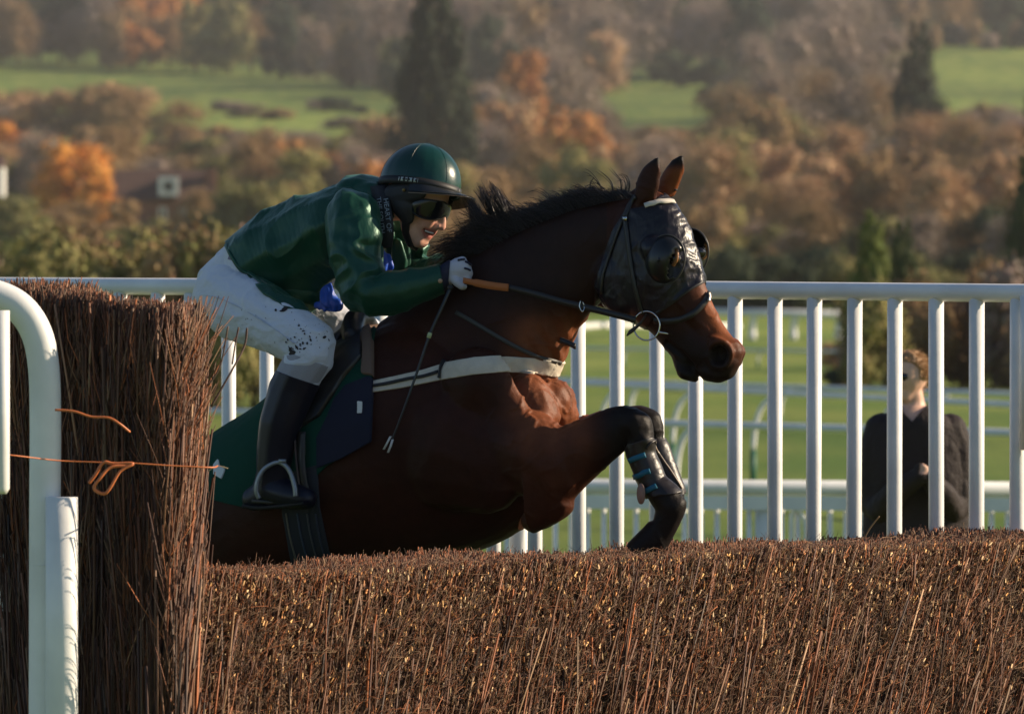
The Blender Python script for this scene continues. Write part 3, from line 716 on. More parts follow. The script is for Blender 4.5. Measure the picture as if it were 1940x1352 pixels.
tree(140, 432, 165, 150, 'orange', 'round', 'bright orange tree left of the house with the white dormer'); tree(185, 440, 105, 80, 'orange', 'round', 'smaller orange tree against the house wall')
band([(420, 410), (760, 420)], 48, 115, 110, dict(brown=4, olive=2, rust=1, bare=1), '%s tree behind the jockey back', '%s trees behind the jockey back')
tree(540, 360, 95, 80, 'rust', 'round', 'rusty tree above the back of the jockey'); tree(610, 375, 70, 60, 'rust', 'round', 'small rusty tree above the shoulder of the jockey'); tree(475, 420, 60, 70, 'rust', 'round', 'low golden rusty tree left of the jockey back')
band([(740, 440), (1000, 430), (1300, 445)], 48, 115, 115, dict(brown=4, olive=3, tan=1), '%s tree in the dip behind the horse neck', '%s trees in the dip behind the horse neck')
band([(1260, 455), (1990, 462)], 46, 125, 125, dict(brown=4, olive=2, bare=2, tan=4), '%s tree in the sunny row right of the horse head', '%s trees in the sunny row right of the horse head')
tree(1540, 400, 90, 90, 'rust', 'round', 'salmon rust tree right of the horse ears'); tree(1340, 420, 115, 120, 'tan', 'round', 'wide golden tan tree right behind the horse ears'); tree(1700, 440, 60, 120, 'rust', 'round', 'low rusty tree behind the two small conifers')
band([(-60, 470), (170, 468)], 44, 70, 95, dict(brown=3, olive=3, bare=1), '%s tree at the left end of the row over the shaded hedge', '%s trees at the left of the row over the shaded hedge')
band([(190, 470), (400, 468)], 40, 38, 75, dict(brown=3, olive=3), '%s low tree under the house', '%s low trees under the house')
band([(430, 470), (760, 480)], 44, 85, 105, dict(brown=3, olive=3, bare=2), '%s tree in the row over the shaded hedge', '%s trees in the row over the shaded hedge')
band([(1240, 525), (1990, 530)], 44, 100, 115, dict(brown=4, bare=3, olive=1, dark=.7), '%s tree in the low row above the rail', '%s trees in the low row above the rail')
band([(740, 520), (1240, 520)], 44, 110, 115, dict(brown=4, olive=3), '%s tree low behind the horse neck', '%s trees low behind the horse neck')
# dark hedges by the turf edge
band([(-60, 560), (900, 575), (1000, 590), (1400, 588), (1640, 592), (2000, 595)], 34, 85, 95, dict(dark=3, olive=2, brown=1), '%s bush in the long hedge at the turf edge', '%s bushes of the hedge at the turf edge', 'wide')
for x_, h_, w_ in ((1395, 130, 120), (1450, 115, 120), (1500, 95, 100)): tree(x_, 592, h_, w_, 'dark', 'wide', 'dark green bush over the rail right of the eye cup', group='dark bushes right of the eye cup')
# nearer brown shrubs on the left and right
band([(-80, 770), (560, 772)], 62, 288, 190, dict(brown=4, olive=4, bare=2), '%s shrub in the near row behind the left rail', '%s shrubs of the near left row', 'wide', hj=.12)
band([(620, 745), (1000, 720)], 62, 200, 170, dict(brown=4, olive=3), '%s shrub hidden behind the horse body', '%s shrubs behind the horse', 'wide', hj=.1)
tree(20, 620, 170, 90, 'yew', 'wide', 'yellow green shrub at the left edge over the rail')
band([(1650, 735), (2010, 738)], 60, 180, 150, dict(brown=3, bare=3, olive=1), '%s shrub in the near row behind the man', '%s shrubs behind the man', 'wide', hj=.15)
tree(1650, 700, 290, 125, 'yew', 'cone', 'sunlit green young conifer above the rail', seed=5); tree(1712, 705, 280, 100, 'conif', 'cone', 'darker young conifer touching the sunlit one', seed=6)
tree(1985, 640, 520, 190, 'conif', 'cone', 'big dark conifer whose branches reach in from the right edge', seed=7)
tree(1600, 735, 45, 85, 'dark', 'wide', 'low dark bed shrub on the grass left of the man'); tree(1580, 692, 52, 60, 'tan', 'wide', 'pale whitish grass clump on the turf left of the man', name='grass_clump', cat='plant')
M_FLOW = mat('red_flowers', (.5, .06, .04), .7)
n = 260; c = at(1600, 700, depth_of(733)); P = c+rng.uniform(-1, 1, (n, 3))*np.array([.42, .25, .16]); D = rng.normal(0, .02, (n, 3))
V, Q, C, cc = strands(P, D, .012, .012, np.ones((n, 3)), segs=1); tag(mk('flower_bed', V, [Q, C], M_FLOW), 'red flowers scattered on the low dark bed shrub', 'flowers', kind='stuff')

tree(232, 452, 78, 70, 'brown', 'round', 'brown tree before the left end of the house'); tree(372, 455, 100, 80, 'brown', 'round', 'brown tree before the right end of the house'); tree(288, 458, 50, 60, 'olive', 'wide', 'olive bush under the white dormer')
# house with the white framed dormer
HY = depth_of(425)
def hx(px, py, d=0): return at(px, py, HY+d)
M_BRICK = mat('house_brick', (.22, .10, .065), .8, noise=(1.2, .2)); M_ROOF = mat('roof_tiles', (.10, .055, .040), .8, noise=(1.5, .25))
M_PAINT = mat('white_window_paint', (.8, .78, .74), .4); M_GLASS = mat('window_glass', (.03, .035, .04), .08, .6)
s_ = HY/FOC
p0 = hx(300, 430); house = empty('house', tuple(p0), 'brown roofed brick house with a white framed dormer window, left behind the trees', 'house')
def bxp(x0, y0, x1, y1, d0, d1):
    a = hx(x0, y1, d0); b = hx(x1, y0, d0); lo = np.array([a[0], HY+d0, a[2]]); hi = np.array([b[0], HY+d1, b[2]])
    return box((lo+hi)/2, (hi-lo)/2)
g0 = 440
V, F = bxp(215, 372, 395, g0, 0, 7); mk('wall', V, F, M_BRICK, house, False)
a, b, c1, d1 = hx(205, 380, -.5), hx(405, 380, -.5), hx(395, 322, 3.5), hx(215, 322, 3.5)
e1, f1 = hx(205, 380, 7.5), hx(405, 380, 7.5)
V = np.array([a, b, c1, d1, e1, f1]); mk('roof', V, [np.array([[0, 1, 2, 3], [3, 2, 5, 4]]), np.array([[0, 3, 4], [1, 5, 2]])], M_ROOF, house, False)
V, F = bxp(301, 337, 338, 372, -.9, 2.5); dm = mk('dormer', V, F, M_ROOF, house, False)
mb = MB()
for r_ in ((300, 335, 309, 371), (329, 335, 338, 371), (309, 335, 329, 343), (309, 363, 329, 371)): mb.add(*bxp(*r_, -1.1, -.85))
fr = mb.build('window_frame', M_PAINT, house, False); V, F = bxp(309, 343, 329, 363, -1.0, -.9); mk('pane', V, F, M_GLASS, fr, False)
for x0, x1, y0, y1 in ((232, 252, 393, 412), (300, 316, 393, 415), (340, 352, 396, 412)):
    V, F = bxp(x0, y0, x1, y1, -.06, .1); w_ = mk('window', V, F, M_PAINT, house, False)
    V, F = bxp(x0+4, y0+3, x1-4, y1-4, -.09, -.05); mk('pane', V, F, M_GLASS, w_, False)
V, F = bxp(388, 318, 408, 380, 1.5, 2.6); mk('chimney', V, F, M_BRICK, house, False)
cot = empty('cottage', tuple(hx(-10, 430, -6)), 'sliver of a white walled cottage at the left picture edge', 'house')
V, F = box(hx(-45, 345, -6), (52*s_, 2, 28*s_)); mk('wall', V, F, M_PAINT, cot, False)
a = hx(-45, 317, -6); V = np.array([a+np.array(q) for q in ((-54*s_, -2.3, 0), (54*s_, -2.3, 0), (54*s_, 2.3, 0), (-54*s_, 2.3, 0), (-54*s_, 0, 22*s_), (54*s_, 0, 22*s_))])
mk('roof', V, [np.array([[0, 1, 5, 4], [2, 3, 4, 5], [0, 3, 2, 1]]), np.array([[0, 4, 3], [1, 2, 5]])], M_ROOF, cot, False)

LC = {'bare': (.24, .18, .145), 'brown': (.25, .16, .08), 'tan': (.40, .25, .135), 'orange': (.5, .21, .045), 'rust': (.40, .18, .06), 'olive': (.20, .175, .065), 'dark': (.045, .062, .033)}
Vs = []; Cs = []
for (x_, y_, h_, w_, k_) in OFF:
    Yd = depth_of(y_); s_ = FOC/Yd; X_ = at(x_, y_, Yd)[0]; a_ = random.uniform(0, 6.28); q = LOD[0].reshape(-1, 3); ca, sa = math.cos(a_), math.sin(a_)
    Vs.append(np.stack([(q[:, 0]*ca-q[:, 1]*sa)*w_/s_*1.12+X_, (q[:, 0]*sa+q[:, 1]*ca)*w_/s_*1.12+Yd, q[:, 2]*h_/s_+gz(0, Yd)-.1], 1)); Cs.append(np.repeat(np.array([LC[k_]])*rng.uniform(.8, 1.2, (len(q)//4, 1)), 4, axis=0))
V = np.concatenate(Vs); tag(mk('wood', V, np.arange(len(V)).reshape(-1, 4), mat('mixed_leaves', rough=.85, spec=.1, attr=True), None, False, np.concatenate(Cs)), kind='stuff')
M_HAZE = bpy.data.materials.new('haze_air'); M_HAZE.use_nodes = True; hn = M_HAZE.node_tree
hn.nodes.remove(hn.nodes['Principled BSDF']); pv = hn.nodes.new('ShaderNodeVolumePrincipled')
pv.inputs['Color'].default_value = (.90, .88, .86, 1); pv.inputs['Density'].default_value = .00010; pv.inputs['Anisotropy'].default_value = .2
hn.links.new(pv.outputs[0], hn.nodes['Material Output'].inputs['Volume'])
V, F = box((0, 1480, 175), (1520, 1530, 180)); tag(mk('haze', V, F, M_HAZE, None, False), kind='stuff')

# ------------------------------------------------------------------ horse
HS = Solid()
HS.loft([(215, 935, 235, 1040, .07), (262, 893, 262, 1120, .18), (330, 862, 320, 1180, .25), (400, 832, 385, 1200, .28), (500, 768, 480, 1190, .29),
         (600, 690, 600, 1135, .30), (700, 632, 705, 1092, .305), (775, 598, 800, 1068, .29), (850, 600, 900, 1045, .255),
         (915, 640, 975, 1010, .225), (965, 668, 1035, 955, .18), (1015, 690, 1070, 905, .13), (1052, 718, 1076, 850, .075)])
# neck
HS.loft([(720, 610, 900, 960, .15), (790, 560, 975, 850, .16), (850, 515, 1030, 760, .14), (920, 462, 1060, 696, .115), (1000, 418, 1084, 645, .095),
         (1080, 388, 1112, 598, .085), (1145, 372, 1140, 560, .08), (1200, 362, 1158, 520, .075)])
# head
HS.loft([(1205, 356, 1160, 430, .055), (1240, 360, 1146, 480, .08), (1272, 382, 1140, 530, .095), (1298, 425, 1148, 578, .10), (1316, 475, 1192, 603, .10),
         (1330, 525, 1230, 626, .078), (1346, 568, 1252, 650, .062), (1366, 608, 1270, 672, .054), (1386, 636, 1288, 690, .052), (1401, 652, 1312, 694, .050),
         (1407, 668, 1330, 706, .045), (1398, 692, 1346, 720, .034)], n=44)
HS.chain([(1280, 668, 0, 11), (1291, 692, 0, 13, 1.5), (1300, 706, 0, 14, 1.7), (1312, 713, 0, 11, 1.7), (1322, 716, 0, 7, 1.5)]); HS.chain([(1318, 698, 0, 12, 1.5), (1331, 706, 0, 12, 1.5)])       # lower lip, chin
HS.chain([(1344, 702, 0, 21, 1.2), (1362, 710, 0, 16, 1.5), (1378, 704, 0, 15, 1.5), (1390, 684, 0, 14, 1.6)])                              # upper lip
for sg in (-1, 1):
    dx = 22 if sg > 0 else -20
    HS.chain([(1258+dx, 470, sg*.078, 24), (1270+dx, 500, sg*.074, 20)])                                            # brow over the eye
    HS.chain([(1185+dx, 520, sg*.055, 46, .6), (1200+dx, 560, sg*.055, 36, .6)])                                     # cheek
    HS.chain([(1290+dx, 560, sg*.05, 12), (1330+dx, 600, sg*.042, 11)])                                              # facial crest
    HS.chain([(1358+dx*.5, 648, sg*.048, 13, .7), (1374+dx*.5, 650, sg*.048, 12, .7), (1388+dx*.5, 666, sg*.042, 12, .7), (1380+dx*.5, 690, sg*.035, 11, .7), (1362+dx*.5, 694, sg*.036, 10, .7)])   # nostril rim
# ears
for secs in ([(1199, 392, 1240, 378, .020, -.055), (1203, 360, 1248, 356, .022, -.055), (1208, 338, 1251, 336, .021, -.055), (1218, 318, 1251, 318, .017, -.055), (1236, 303, 1250, 304, .009, -.055), (1248, 297, 1250, 298, .004, -.055)],
             [(1243, 385, 1278, 372, .020, .055), (1246, 350, 1287, 348, .022, .055), (1257, 325, 1294, 328, .020, .055), (1272, 306, 1296, 312, .015, .055), (1284, 296, 1296, 300, .008, .055), (1292, 293, 1296, 294, .004, .055)]):
    HS.loft(secs, n=24)
# near fore leg
HS.chain([(950, 840, -.16, 80, .7), (1005, 862, -.17, 84, .75), (1045, 885, -.17, 76, .8)])
HS.loft([(1010, 800, 1010, 1012, .10, -.17), (1065, 806, 1050, 988, .088, -.17), (1105, 792, 1092, 938, .072, -.17), (1145, 776, 1140, 892, .058, -.165), (1178, 768, 1178, 858, .05, -.16), (1200, 772, 1192, 842, .046, -.155)])
HS.chain([(1010, 985, -.17, 24), (1040, 968, -.17, 28), (1055, 950, -.17, 34)])                                      # point of elbow
HS.chain([(1185, 800, -.155, 33), (1206, 808, -.155, 32), (1212, 832, -.155, 28), (1214, 860, -.155, 24), (1240, 920, -.15, 24), (1262, 945, -.15, 29), (1272, 962, -.15, 28), (1262, 990, -.15, 25), (1253, 1008, -.15, 24)])
HS.loft([(1232, 985, 1275, 1005, .040, -.15), (1218, 1000, 1268, 1028, .050, -.15), (1200, 1018, 1256, 1052, .056, -.15), (1188, 1030, 1244, 1066, .058, -.15)])                                   # hoof tucked back
# far fore leg
HS.chain([(1000, 830, .10, 70, .8), (1080, 850, .12, 56), (1150, 815, .14, 42), (1212, 795, .15, 29), (1229, 801, .15, 28), (1238, 830, .15, 23), (1256, 880, .15, 20), (1276, 930, .15, 20), (1278, 952, .15, 21), (1262, 985, .15, 19), (1252, 1020, .15, 24)])
# hind legs trailing
for sg, dx in ((-1, 0), (1, 45)):
    HS.chain([(330+dx, 1040, sg*.14, 120, .8), (300+dx, 1110, sg*.15, 95, .8), (240+dx, 1150, sg*.15, 62, .8), (150+dx, 1180, sg*.15, 42, .8), (105+dx, 1195, sg*.15, 34, .8), (70+dx, 1235, sg*.15, 26),
              (20+dx, 1300, sg*.15, 24), (0+dx, 1330, sg*.15, 27), (-18+dx, 1360, sg*.15, 24), (-40+dx, 1385, sg*.15, 30)])
# muscles of the shoulder and the chest
HS.chain([(900, 730, -.19, 72, .5), (935, 775, -.185, 62, .5), (975, 830, -.18, 58, .6)])
HS.chain([(1000, 745, -.10, 40, .9), (1020, 790, -.10, 44, .9)])
HS.chain([(1045, 760, -.01, 44, 1.2), (1056, 785, .02, 42, 1.2), (1050, 815, .03, 40, 1.1)])
HS.chain([(840, 850, -.19, 120, .45), (920, 880, -.19, 95, .5)])
HV, HT = HS.mesh(voxel=.0058, smooth=6)
HN = normals(HV, HT)
hpx_ = nearpx(HV); hl = lat_of(HV)
def bmpx(c, r): return np.exp(-((hpx_[:, 0]-c[0])**2+(hpx_[:, 1]-c[1])**2)/r**2)
disp = np.zeros(len(HV))
# nostril pit
disp -= .030*np.clip(1.3-1.3*(((hpx_[:, 0]-1364)/17)**2+((hpx_[:, 1]-672)/20)**2), 0, 1)*(np.abs(hl) > .012)
disp += .006*np.exp(-((np.hypot((hpx_[:, 0]-1364)/22, (hpx_[:, 1]-671)/25)-1)/.16)**2)*(hpx_[:, 0] > 1320)
disp += .004*np.exp(-(np.abs((hpx_[:, 1]-575)-.9*(hpx_[:, 0]-1285))/5)**2)*(hpx_[:, 0] > 1285)*(hpx_[:, 0] < 1345)-.004*np.exp(-(np.abs((hpx_[:, 1]-600)-.9*(hpx_[:, 0]-1285))/8)**2)*(hpx_[:, 0] > 1285)*(hpx_[:, 0] < 1345)
# mouth line
disp -= .013*np.clip(poly_sd(hpx_, [(1262, 645), (1290, 664), (1312, 690), (1330, 722), (1322, 724), (1304, 694), (1284, 670), (1260, 652)])+3, 0, 3)/3*(hpx_[:, 0] > 1258)
# skin folds under the throat and creases at chest and elbow
thr = np.clip(poly_sd(hpx_, [(985, 640), (1090, 575), (1120, 600), (1075, 700), (985, 690)]), 0, 14)/14
disp += thr*.0035*np.sin((hpx_[:, 0]*.75-hpx_[:, 1]*.35)/4.2+2*fnoise(HV, 9))
disp -= .006*np.exp(-((hpx_[:, 0]-1048-.12*(hpx_[:, 1]-760))/9)**2)*np.clip(1-np.abs(hpx_[:, 1]-770)/75, 0, 1)
chest = np.clip(poly_sd(hpx_, [(950, 700), (1110, 700), (1110, 830), (960, 850)]), 0, 20)/20
vn = fnoise(HV, 11, (1.6, 1.6, 1)); disp += chest*(.0045*np.exp(-(vn/.06)**2)+.0018*fnoise(HV, 36, (1.5, 1.5, .5))+.004*fnoise(HV, 9))
vn2 = fnoise(HV, 8, off=5.0); disp += .0022*np.exp(-(vn2/.035)**2)*np.clip((hpx_[:, 0]-840)/80, 0, 1)
mus = [((915, 700), 50, .010), ((960, 900), 40, -.008), ((1010, 940), 30, -.006), ((860, 960), 60, -.006), ((1230, 560), 20, -.006), ((1290, 590), 12, -.004), ((1310, 625), 16, -.006), ((1120, 500), 40, -.006), ((1060, 560), 40, .006)]
for c_, r_, a_ in mus: disp += a_*np.exp(-((hpx_[:, 0]-c_[0])**2+(hpx_[:, 1]-c_[1])**2)/r_**2)
disp += .0012*fnoise(HV, 30)+.003*fnoise(HV, 6)*(hpx_[:, 0] < 1140)
# knee and fetlock bones
for c, r, a in (((1200, 788), 11, .007), ((1216, 815), 9, -.004), ((1222, 834), 9, .007), ((1186, 832), 12, -.007), ((1170, 800), 9, -.004), ((1250, 905), 8, -.003), ((1294, 950), 12, .006), ((1262, 975), 14, -.003)): disp += a*bmpx(c, r)
HV = HV+HN*disp[:, None]; HN = normals(HV, HT)
# coat: bay body with black points; sunlit nose, far ear and chest painted lighter
bay = np.array([.038, .0105, .0050]); blackc = np.array([.011, .008, .007]); sun_tint = np.array([.34, .095, .026])
q = nearpx(HV); x, y = q[:, 0], q[:, 1]
nz = fnoise(HV, 5)
def sstep(a, b, v): t = np.clip((v-a)/(b-a), 0, 1); return t*t*(3-2*t)
blk_w = np.maximum.reduce([sstep(1105, 1175, x+nz*20)*sstep(735, 765, y), (x > 1160)*sstep(765, 800, y)*1.0,
                           sstep(120, 60, x)*sstep(1080, 1150, y), .9*sstep(-30, 45, (y-640)-.55*(x-1330)+nz*14)*(x > 1215)*(y < 735), .55*sstep(640, 560, y)*(x < 1150)*(x > 700),
                           sstep(.42, .62, nz*.3+.5)*0])
ear = (y < 335) & (x > 1190); blk_w = np.maximum(blk_w, ear*sstep(322, 302, y))
nost = np.clip(1.25-np.hypot((x-1364)/19, (y-671)/21), 0, 1)*(x > 1330)*(x < 1400)*3; blk_w = np.maximum(blk_w, np.clip(nost, 0, .95))
cc = bay*(1+.25*nz[:, None])*(1-blk_w[:, None])+blackc*blk_w[:, None]
sun_w = (np.clip(1.25*np.exp(-((x-1362-(y-600)*.35)/26)**2-((y-600)/58)**2), 0, 1)+.7*((y < 372) & (x > 1205) & (hl > .0))*(1-ear*sstep(325, 305, y)))[:, None]*(1-blk_w[:, None]); cc = cc*(1-sun_w*.6)+sun_tint*sun_w*.6  # sun on the nose front and far ear put into the colour
sun_w = (sstep(930, 1010, x)*sstep(1150, 1080, x)*sstep(560, 640, y)*(1-.8*sstep(810, 880, y)))[:, None]*(1-blk_w[:, None])*.7; cc = cc*(1-sun_w)+np.array([.23, .072, .029])*(1+.35*fnoise(HV, 14)[:, None])*sun_w  # chest sunlight painted into the coat, faded out over the shaded forearm
M_COAT = mat('bay_coat', rough=.52, spec=.15, attr=True, noise=(26, .16), bump=[(170, .0009, (1, 1, 1)), (34, .0016, (1, 1, 1.6))])
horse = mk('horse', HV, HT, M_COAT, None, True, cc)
tag(horse, 'dark bay racehorse in a black hood leaping over the low birch fence', 'horse')
BV = BVHTree.FromPolygons([Vector(v) for v in HV], [tuple(t) for t in HT.tolist()])
def drape(bvh, px, py, off, cam_p=CAMP):
    d = Vector(ray(px, py)).normalized(); h = bvh.ray_cast(Vector(CAMP), d)
    if h[0] is None: return None
    n = h[1];  n = -n if n.dot(d) > 0 else n
    return np.array(h[0]+n*off), np.array(n)
def strap(name, path, w, off, m, parent, th=.004, bvh=None, k=6):
    """flat strap lying on the near surface along picture points"""
    P = smooth_path(np.array(path, float), k); out = []; nn = []
    for p in P:
        r = drape(bvh or BV, p[0], p[1], off)
        if r is not None: out.append(r[0]); nn.append(r[1])
    out, nn = np.array(out), np.array(nn)
    for _ in range(2): out[1:-1] = (out[:-2]+out[1:-1]*2+out[2:])/4; nn[1:-1] = (nn[:-2]+nn[1:-1]*2+nn[2:])/4
    T = np.gradient(out, axis=0); wd = np.cross(nn, T); V, F = ribbon(out, wd, w, th)
    return mk(name, V, F, m, parent)
npx = nearpx(HV)
# hood
M_HOOD = mat('black_satin', (.010, .008, .012), .36, .36, bump=[(46, .004, (1, 1, .5))])
hood_poly = [(1252, 330), (1300, 345), (1420, 500), (1342, 527), (1320, 539), (1299, 553), (1270, 575), (1244, 592), (1212, 640), (1120, 640), (1128, 540), (1160, 440), (1186, 398), (1224, 392), (1252, 372)]
f = poly_sd(npx, hood_poly); f = np.where(((npx[:, 1] < 372) & (npx[:, 0] < 1256)) | (npx[:, 1] < 358), -5.0, f)
def hood_fold(P):
    w = fnoise(P, 6)*.05
    r1 = 1-np.abs(fnoise(P+w[:, None], 15, (1, 1, .8), 2.2))*3; r2 = 1-np.abs(fnoise(P+w[:, None], 30, (1, 1, 1.3), 9.2))*3
    k = .25+.75*sstep(1200, 1300, nearpx(P)[:, 0])
    return k*(.0042*np.maximum(r1, -.4)+.0022*np.maximum(r2, -.4))+.001
hood = shell('blinker_hood', HV, HT, HN, f, .004, M_HOOD, horse, hood_fold)
hood['label'] = 'wrinkled black satin blinker hood'
M_TRIM = mat('hood_binding', (.02, .018, .02), .5)
strap('hood_hem', [(1343, 528), (1320, 540), (1298, 554), (1268, 577), (1244, 593)], .010, .006, M_TRIM, hood)
M_CUP = mat('black_moulded_plastic', (.008, .009, .010), .30, .45)
def eye_cup(c, sg):
    # bowl standing out from the side of the head, open towards the front
    O = hp(c[0], c[1], sg*.098); W = LT*sg; up = np.array([.30*HD[0], .30*HD[1], .954]); fw = np.cross(up, LT); fw /= np.linalg.norm(fw)
    if fw@HD < 0: fw = -fw
    V = []; nu, nv = 30, 12; F = []
    a0, b0 = .066, .078
    for i in range(nu):
        for j in range(nv+1):
            th = 2*math.pi*i/nu; ph = (math.pi/2)*j/nv; cs = math.cos(ph)
            p = O+fw*math.cos(th)*a0*cs+up*math.sin(th)*b0*cs+W*(math.sin(ph)*.052)-W*.012
            V.append(p)
    for i in range(nu):
        for j in range(nv):
            th = 2*math.pi*(i+.5)/nu; ph = (math.pi/2)*(j+.5)/nv
            if math.cos(th)*math.cos(ph) > .52 and abs(math.sin(th)*math.cos(ph)) < .62: continue
            k = (i+1) % nu; F.append([i*(nv+1)+j, k*(nv+1)+j, k*(nv+1)+j+1, i*(nv+1)+j+1])
    o = mk('eye_cup', np.array(V), np.array(F), M_CUP, hood); md = o.modifiers.new('t', 'SOLIDIFY'); md.thickness = .003
    rim = [O+fw*math.cos(t)*(a0+.002)+up*math.sin(t)*(b0+.002)-W*.006 for t in np.linspace(0, 2*math.pi, 40)]
    V, F = tube(rim, .0030, 8, caps=False); mk('rim', V, F, mat('cup_rim', (.05, .045, .04), .4), o)
    V, F = ICO; e = hp(c[0]+20, c[1]-2, sg*.088); mk('eye', e+V*.021, F, mat('eye_dark', (.012, .008, .006), .05, .8), horse)
    V2, F2 = tube(smooth_path([e+up*.030+fw*.004+W*.012, e+fw*.012+up*.02+W*.02, e+fw*.016+W*.022, e-up*.02+W*.016+fw*.008]), [.006]*25, 8)
    mk('eyelid', V2, F2, mat('brown_lid', (.25, .11, .04), .5), horse)
eye_cup((1258, 492), -1); eye_cup((1306, 480), 1)
# bridle
M_LEATH = mat('dark_leather', (.020, .017, .015), .45, .5); M_STEEL = mat('bit_steel', (.62, .60, .56), .22, .6, metal=1)
M_PALE = mat('pale_webbing', (.55, .50, .43), .6); 
bridle = empty('bridle', tuple(hp(1210, 500, -.1)), 'dark leather bridle with ring bit over the black hood and muzzle', 'bridle')
hoodv = BVHTree.FromPolygons([v.co.copy() for v in hood.data.vertices], [tuple(p.vertices) for p in hood.data.polygons])
allb = BVHTree.FromPolygons([Vector(v) for v in HV]+[v.co.copy() for v in hood.data.vertices], [tuple(t) for t in HT.tolist()]+[tuple(i+len(HV) for i in p.vertices) for p in hood.data.polygons])
strap('browband', [(1222, 391), (1236, 386), (1252, 383), (1266, 382), (1276, 384)], .016, .006, M_PALE, bridle, bvh=allb)
strap('cheek_strap', [(1184, 412), (1188, 440), (1194, 490), (1203, 540), (1212, 578), (1218, 594)], .014, .005, M_LEATH, bridle, bvh=allb)
strap('headpiece', [(1206, 372), (1194, 388), (1184, 412)], .016, .005, M_LEATH, bridle, bvh=allb)
strap('throat_strap', [(1180, 415), (1160, 470), (1143, 520), (1140, 555)], .011, .005, M_LEATH, bridle, bvh=allb)
strap('noseband', [(1342, 556), (1332, 575), (1312, 595), (1285, 606), (1256, 608), (1240, 606)], .020, .006, M_LEATH, bridle, bvh=allb)
strap('noseband_buckle', [(1338, 556), (1341, 565), (1340, 573)], .010, .012, mat('buckle', (.4, .35, .3), .4, metal=.8), bridle, bvh=allb)
V, F = box(hp(1184, 414, -.10), (.007, .004, .006), [HD, LT, [0, 0, 1]]); mk('buckle', V, F, M_STEEL, bridle)
c = hp(1225, 617, -.085); ring = [c+HD*math.cos(t)*.046+np.array([0, 0, 1])*math.sin(t)*.046 for t in np.linspace(0, 2*math.pi, 48)]
V, F = tube(ring, .0028, 8, caps=False); mk('bit_ring', V, F, M_STEEL, bridle)
V, F = tube([hp(1249, 629, -.088), hp(1260, 631, -.08), hp(1272, 633, -.06)], .0035, 8); mk('mouthpiece', V, F, M_STEEL, bridle)
V, F = ribbon(smooth_path([hp(1190, 631, -.088), hp(1203, 622, -.09), hp(1215, 610, -.088), hp(1222, 600, -.088)]), np.array([.5, 0, 1.]), .020, .006); mk('chin_strap', V, F, M_LEATH, bridle)
# reins
M_RUBBER = mat('tan_rubber_grip', (.42, .13, .035), .6, bump=[(300, .002, (1, 1, 1))])
RP = [(880, 532, -.20), (925, 541, -.185), (963, 545, -.17), (1010, 556, -.15), (1060, 570, -.135), (1100, 580, -.12), (1150, 592, -.105), (1204, 606, -.092)]
pth = smooth_path([hp(*p) for p in RP], 6); wd = np.array([.1, 0, 1.])
V, F = ribbon(pth, wd, .021, .004); rn = mk('rein', V, F, M_LEATH, bridle)
g = smooth_path([hp(878, 531, -.205), hp(925, 540, -.19), hp(963, 545, -.178)], 8); V, F = ribbon(g, wd, [.018]*4+[.024]*(len(g)-4), .011); mk('rubber_grip', V, F, M_RUBBER, rn)
V, F = tube(smooth_path([hp(1100, 570, -.125), hp(1098, 580, -.128), hp(1103, 590, -.128), hp(1107, 582, -.118), hp(1104, 572, -.12)]), .0022, 6); mk('ring', V, F, M_STEEL, bridle)
V, F = ribbon(smooth_path([hp(880, 520, .05), hp(960, 530, .09), hp(1080, 560, .11), hp(1236, 600, .10)]), wd, .021, .004); mk('rein', V, F, M_LEATH, bridle)
# breast strap and martingale
M_GIRTHW = mat('cream_elastic', (.62, .54, .43), .7, bump=[(260, .0006, (1, 1, .1))], noise=(40, .08))
f = poly_sd(npx, [(700, 724), (760, 711), (800, 702), (845, 688), (900, 678), (960, 675), (1020, 679), (1066, 686), (1130, 690), (1130, 716), (1066, 715), (1020, 709), (960, 704), (900, 709), (845, 718), (800, 727), (760, 735), (700, 744)])
breast = empty('breast_girth', tuple(hp(900, 700, -.2)), 'cream elastic breast girth round the chest of the horse', 'strap')
br = shell('elastic_band', HV, HT, HN, f, .007, M_GIRTHW, breast)
strap('buckle_strap', [(706, 733), (740, 727), (775, 719), (805, 714), (832, 706)], .010, .012, M_LEATH, breast)
strap('keeper', [(842, 686), (840, 703), (838, 716)], .014, .013, M_LEATH, breast)
mart = empty('martingale', tuple(hp(960, 640, -.15)), 'thin dark neck strap running down to the breast girth', 'strap')
strap('neck_strap', [(865, 592), (900, 612), (950, 642), (1000, 668), (1040, 682), (1062, 686)], .014, .006, mat('grey_leather', (.05, .047, .042), .5), mart)
V, F = ribbon(smooth_path([hp(1062, 644, -.05), hp(1078, 650, -.05), hp(1090, 656, -.05)]), np.array([0, 0, 1.]), .018, .012); mk('stopper', V, F, M_LEATH, mart)
